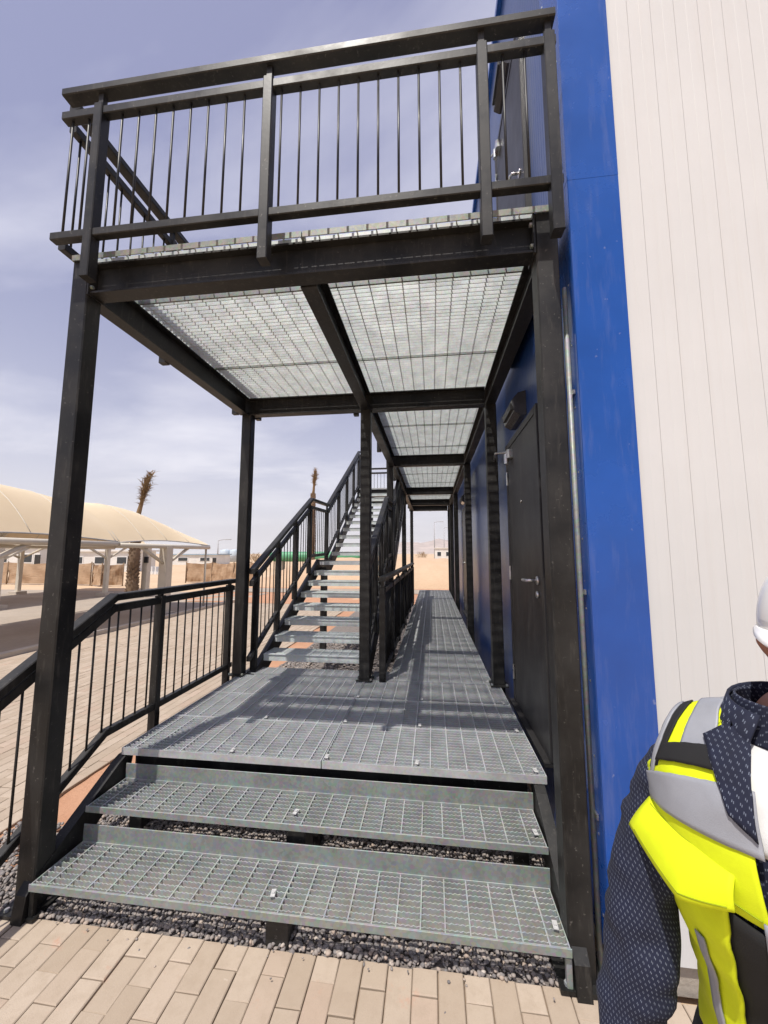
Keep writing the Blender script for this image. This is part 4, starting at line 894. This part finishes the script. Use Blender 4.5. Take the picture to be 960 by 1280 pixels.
for s in (-1, 1):
    for bk in (False, True):
        # shoulder half of the vest, from chest height over the shoulder
        inn = .004 if not bk else .0
        patch('shoulder_panel', 'vest_yellow', [(s * .030, -0.01), (s * .184, -0.01), (s * .146, 0.20), (s * .070, 0.20)], 0.010, vest, 24, 30, bk)
        patch('chest_panel', 'vest_yellow', [(s * inn, -0.060), (s * .172, -0.075), (s * .186, 0.09), (s * (.030 if not bk else 0), 0.11)], 0.0125, vest, 26, 18, bk)
        patch('shoulder_tape', 'reflective_tape', [(s * .072, 0.112), (s * .122, 0.112), (s * .116, 0.20), (s * .080, 0.20)], 0.0130, vest, 12, 20, bk)
        patch('shoulder_stripe', 'vest_black', [(s * .150, 0.080), (s * .170, 0.076), (s * .145, 0.20), (s * .130, 0.20)], 0.0130, vest, 8, 20, bk)
        patch('piping', 'reflective_tape', [(s * .176, -0.10), (s * .186, -0.10), (s * .150, 0.20), (s * .144, 0.20)], 0.0150, vest, 4, 36, bk)
        patch('chest_tape', 'reflective_tape', [(s * inn, 0.020), (s * .182, 0.0), (s * .187, 0.064), (s * (.018 if not bk else 0), 0.086)], 0.0155, vest, 30, 10, bk)
    patch('radio_tab', 'vest_black', [(s * .048, 0.094), (s * .150, 0.088), (s * .145, 0.117), (s * .050, 0.123)], 0.0185, vest, 14, 6)
    # chest pocket: bag, piping and a stiff overhanging flap
    patch('pocket', 'vest_yellow', [(s * .060, -0.35), (s * .130, -0.35), (s * .178, -0.04), (s * .046, -0.04)], 0.021, vest, 24, 28, False, 0.005, 0.0075)
    patch('pocket_piping', 'reflective_tape', [(s * .074, -0.35), (s * .085, -0.35), (s * .094, -0.135), (s * .082, -0.135)], 0.0275, vest, 4, 20)
    fl = [Wp(.132, s * .040, 1.226), Wp(.066, s * .184, 1.224), Wp(.090, s * .212, 1.168), Wp(.150, s * .105, 1.152), Wp(.158, s * .038, 1.176)]
    vs = []; fs = []
    for j in range(11):
        for i in range(19):
            a, b = i / 18, j / 10; t_ = fl[0].lerp(fl[1], a); q_ = fl[4].lerp(fl[3], a / 0.5) if a < 0.5 else fl[3].lerp(fl[2], (a - 0.5) / 0.5)
            vs.append(t_.lerp(q_, b) + PFv * (0.014 * math.sin(math.pi * a) + 0.010 * math.sin(math.pi * b)) - Z * 0.004 * math.sin(math.pi * a) * b)
    for j in range(10):
        for i in range(18): q = j * 19 + i; fs.append((q, q + 1, q + 20, q + 19))
    flap = skinobj('pocket_flap', vs, fs, None, 'vest_yellow', vest, 0.0, 18, 0.004)
    for row, inset in ((1, 0), (9, 0)): MB().tube([vs[row * 19 + i] + PFv * 0.0026 for i in range(1, 18)], 0.0009, 5).obj('stitching', 'vest_seam', flap, True)
    MB().tube([vs[i] + PFv * 0.001 + Z * 0.001 for i in range(19)], 0.0022, 6).obj('flap_seam', 'vest_seam', flap, True)
    for vv in (-0.055,): MB().tube([vpt(s * (.012 + .165 * i / 20), vv + 0.004, 0.0155) for i in range(21)], 0.0010, 5).obj('stitching', 'vest_seam', vest, True)
patch('zip', 'reflective_tape', [(-.010, -0.36), (.010, -0.36), (.010, -0.05), (-.010, -0.05)], 0.018, vest, 6, 20)
# ---- T-shirt and collar
patch('undershirt', 'white_cotton', [(-.03, 0.02), (.03, 0.02), (.045, 0.155), (-.045, 0.155)], 0.003, shirt, 14, 16)
for s in (-1, 1):
    cs = []
    for i in range(13):
        a = math.pi * (0.08 + 0.92 * i / 12); c0 = Wp(-.006 + .074 * math.cos(a), s * .078 * math.sin(a), 1.432 - .012 * math.cos(a)); drop = 0.045 + 0.03 * max(0, math.cos(a)); c1 = Wp(-.008 + (.088 + .01 * max(0, math.cos(a))) * math.cos(a), s * .100 * math.sin(a) + s * 0.02 * max(0, math.cos(a)), 1.412 - drop)
        cs.append((c0, c1))
    v = [p for q in cs for p in q]; f = [(2 * i, 2 * i + 1, 2 * i + 3, 2 * i + 2) for i in range(12)]; uv = [(i * 0.012, 0.0 if j == 0 else 0.05) for i in range(13) for j in (0, 1)]
    skinobj('collar', v, f, uv, 'navy_print_cotton', shirt, 0, 1, 0.004)
    patch('lapel', 'navy_print_cotton', [(s * .010, 0.035), (s * .040, 0.05), (s * .088, 0.135), (s * .036, 0.175)], 0.0195, shirt, 10, 16)
v, f, uv = loft(smoothsec([(Wp(-.010, 0, 1.372), PLv * .100, PFv * .074), (Wp(-.012, 0, 1.40), PLv * .080, PFv * .070), (Wp(-.014, 0, 1.432), PLv * .072, PFv * .066)]), 40, False); skinobj('collar_stand', v, f, uv, 'navy_print_cotton', shirt, 0, 1, 0.003)
# ---- trousers, boots, helmet
v, f, uv = loft(smoothsec([tors(.95, .138, .108, -.033), tors(.88, .160, .118, -.028), tors(.80, .170, .115, -.015)]), 40, False); trs = skinobj('trousers', v, f, None, 'trouser_cloth', PE, .003)
for s in (-1, 1):
    v, f, uv = loft(smoothsec(armsec(legsec(s), .012)), 24, False); skinobj('trouser_leg', v, f, None, 'trouser_cloth', trs, .006, 14)
    v, f, uv = loft([(Wp(-.06, s * .10, .0), PLv * .042, Z * .004), (Wp(-.06, s * .10, .045), PLv * .044, Z * .05), (Wp(.0, s * .10, .06), PLv * .048, Z * .06), (Wp(.10, s * .105, .045), PLv * .05, Z * .044), (Wp(.17, s * .11, .035), PLv * .045, Z * .034), (Wp(.195, s * .11, .03), PLv * .02, Z * .02)], 20); bo = skinobj('boot', v, f, None, 'boot_leather', PE)
    MB().tube([Wp(-.025, s * .10, .05), Wp(-.022, s * .10, .16)], [.052, .050], 16).obj('boot_shaft', 'boot_leather', bo, True)
hm = []; hfm = []; HC = Hp(.004, 0, HZ + .022); nh = 40; rows = 12
for i in range(rows + 1):
    ph = math.pi / 2 * i / rows
    for k_ in range(nh):
        t = 2 * math.pi * k_ / nh; rd = math.cos(ph) ** 0.8; hm.append(HC + HF * math.cos(t) * .124 * rd + HL * math.sin(t) * .100 * rd + Z * (.128 * math.sin(ph) + .006 * math.exp(-(math.sin(t) / .25) ** 2) * rd))
for i in range(rows):
    for k_ in range(nh): hfm.append((i * nh + k_, i * nh + (k_ + 1) % nh, (i + 1) * nh + (k_ + 1) % nh, (i + 1) * nh + k_))
helm = skinobj('helmet', hm, hfm, None, 'helmet_plastic', PE, 0, 1, 0.003)
bv_ = []; bf_ = []
for j in range(4):
    for k_ in range(nh):
        t = 2 * math.pi * k_ / nh; e = j / 3; ext = (.006 + .042 * max(0, math.cos(t)) ** 1.5) * e; bv_.append(HC + HF * math.cos(t) * (.123 + ext) + HL * math.sin(t) * (.099 + ext) + Z * (.001 - .016 * e * max(0, math.cos(t)) - 0.008 * e))
for j in range(3):
    for k_ in range(nh): bf_.append((j * nh + k_, j * nh + (k_ + 1) % nh, (j + 1) * nh + (k_ + 1) % nh, (j + 1) * nh + k_))
skinobj('brim', bv_, bf_, None, 'helmet_plastic', helm, 0, 1, 0.004)

# ================================================================ dusty air
hb = MB(); hb.box((800, 1900, 140), (6200, 4800, 284)); hz_ = hb.obj('haze', 'concrete'); hz_['kind'] = 'stuff'
hm_ = bpy.data.materials.new('dusty_air'); hm_.use_nodes = True; ht = hm_.node_tree; ht.nodes.clear()
pv = ht.nodes.new('ShaderNodeVolumePrincipled'); pv.inputs['Color'].default_value = (0.97, 0.94, 0.93, 1); pv.inputs['Density'].default_value = 0.00013; pv.inputs['Anisotropy'].default_value = 0.2
mo = ht.nodes.new('ShaderNodeOutputMaterial'); ht.links.new(pv.outputs[0], mo.inputs['Volume']); hz_.data.materials.clear(); hz_.data.materials.append(hm_)
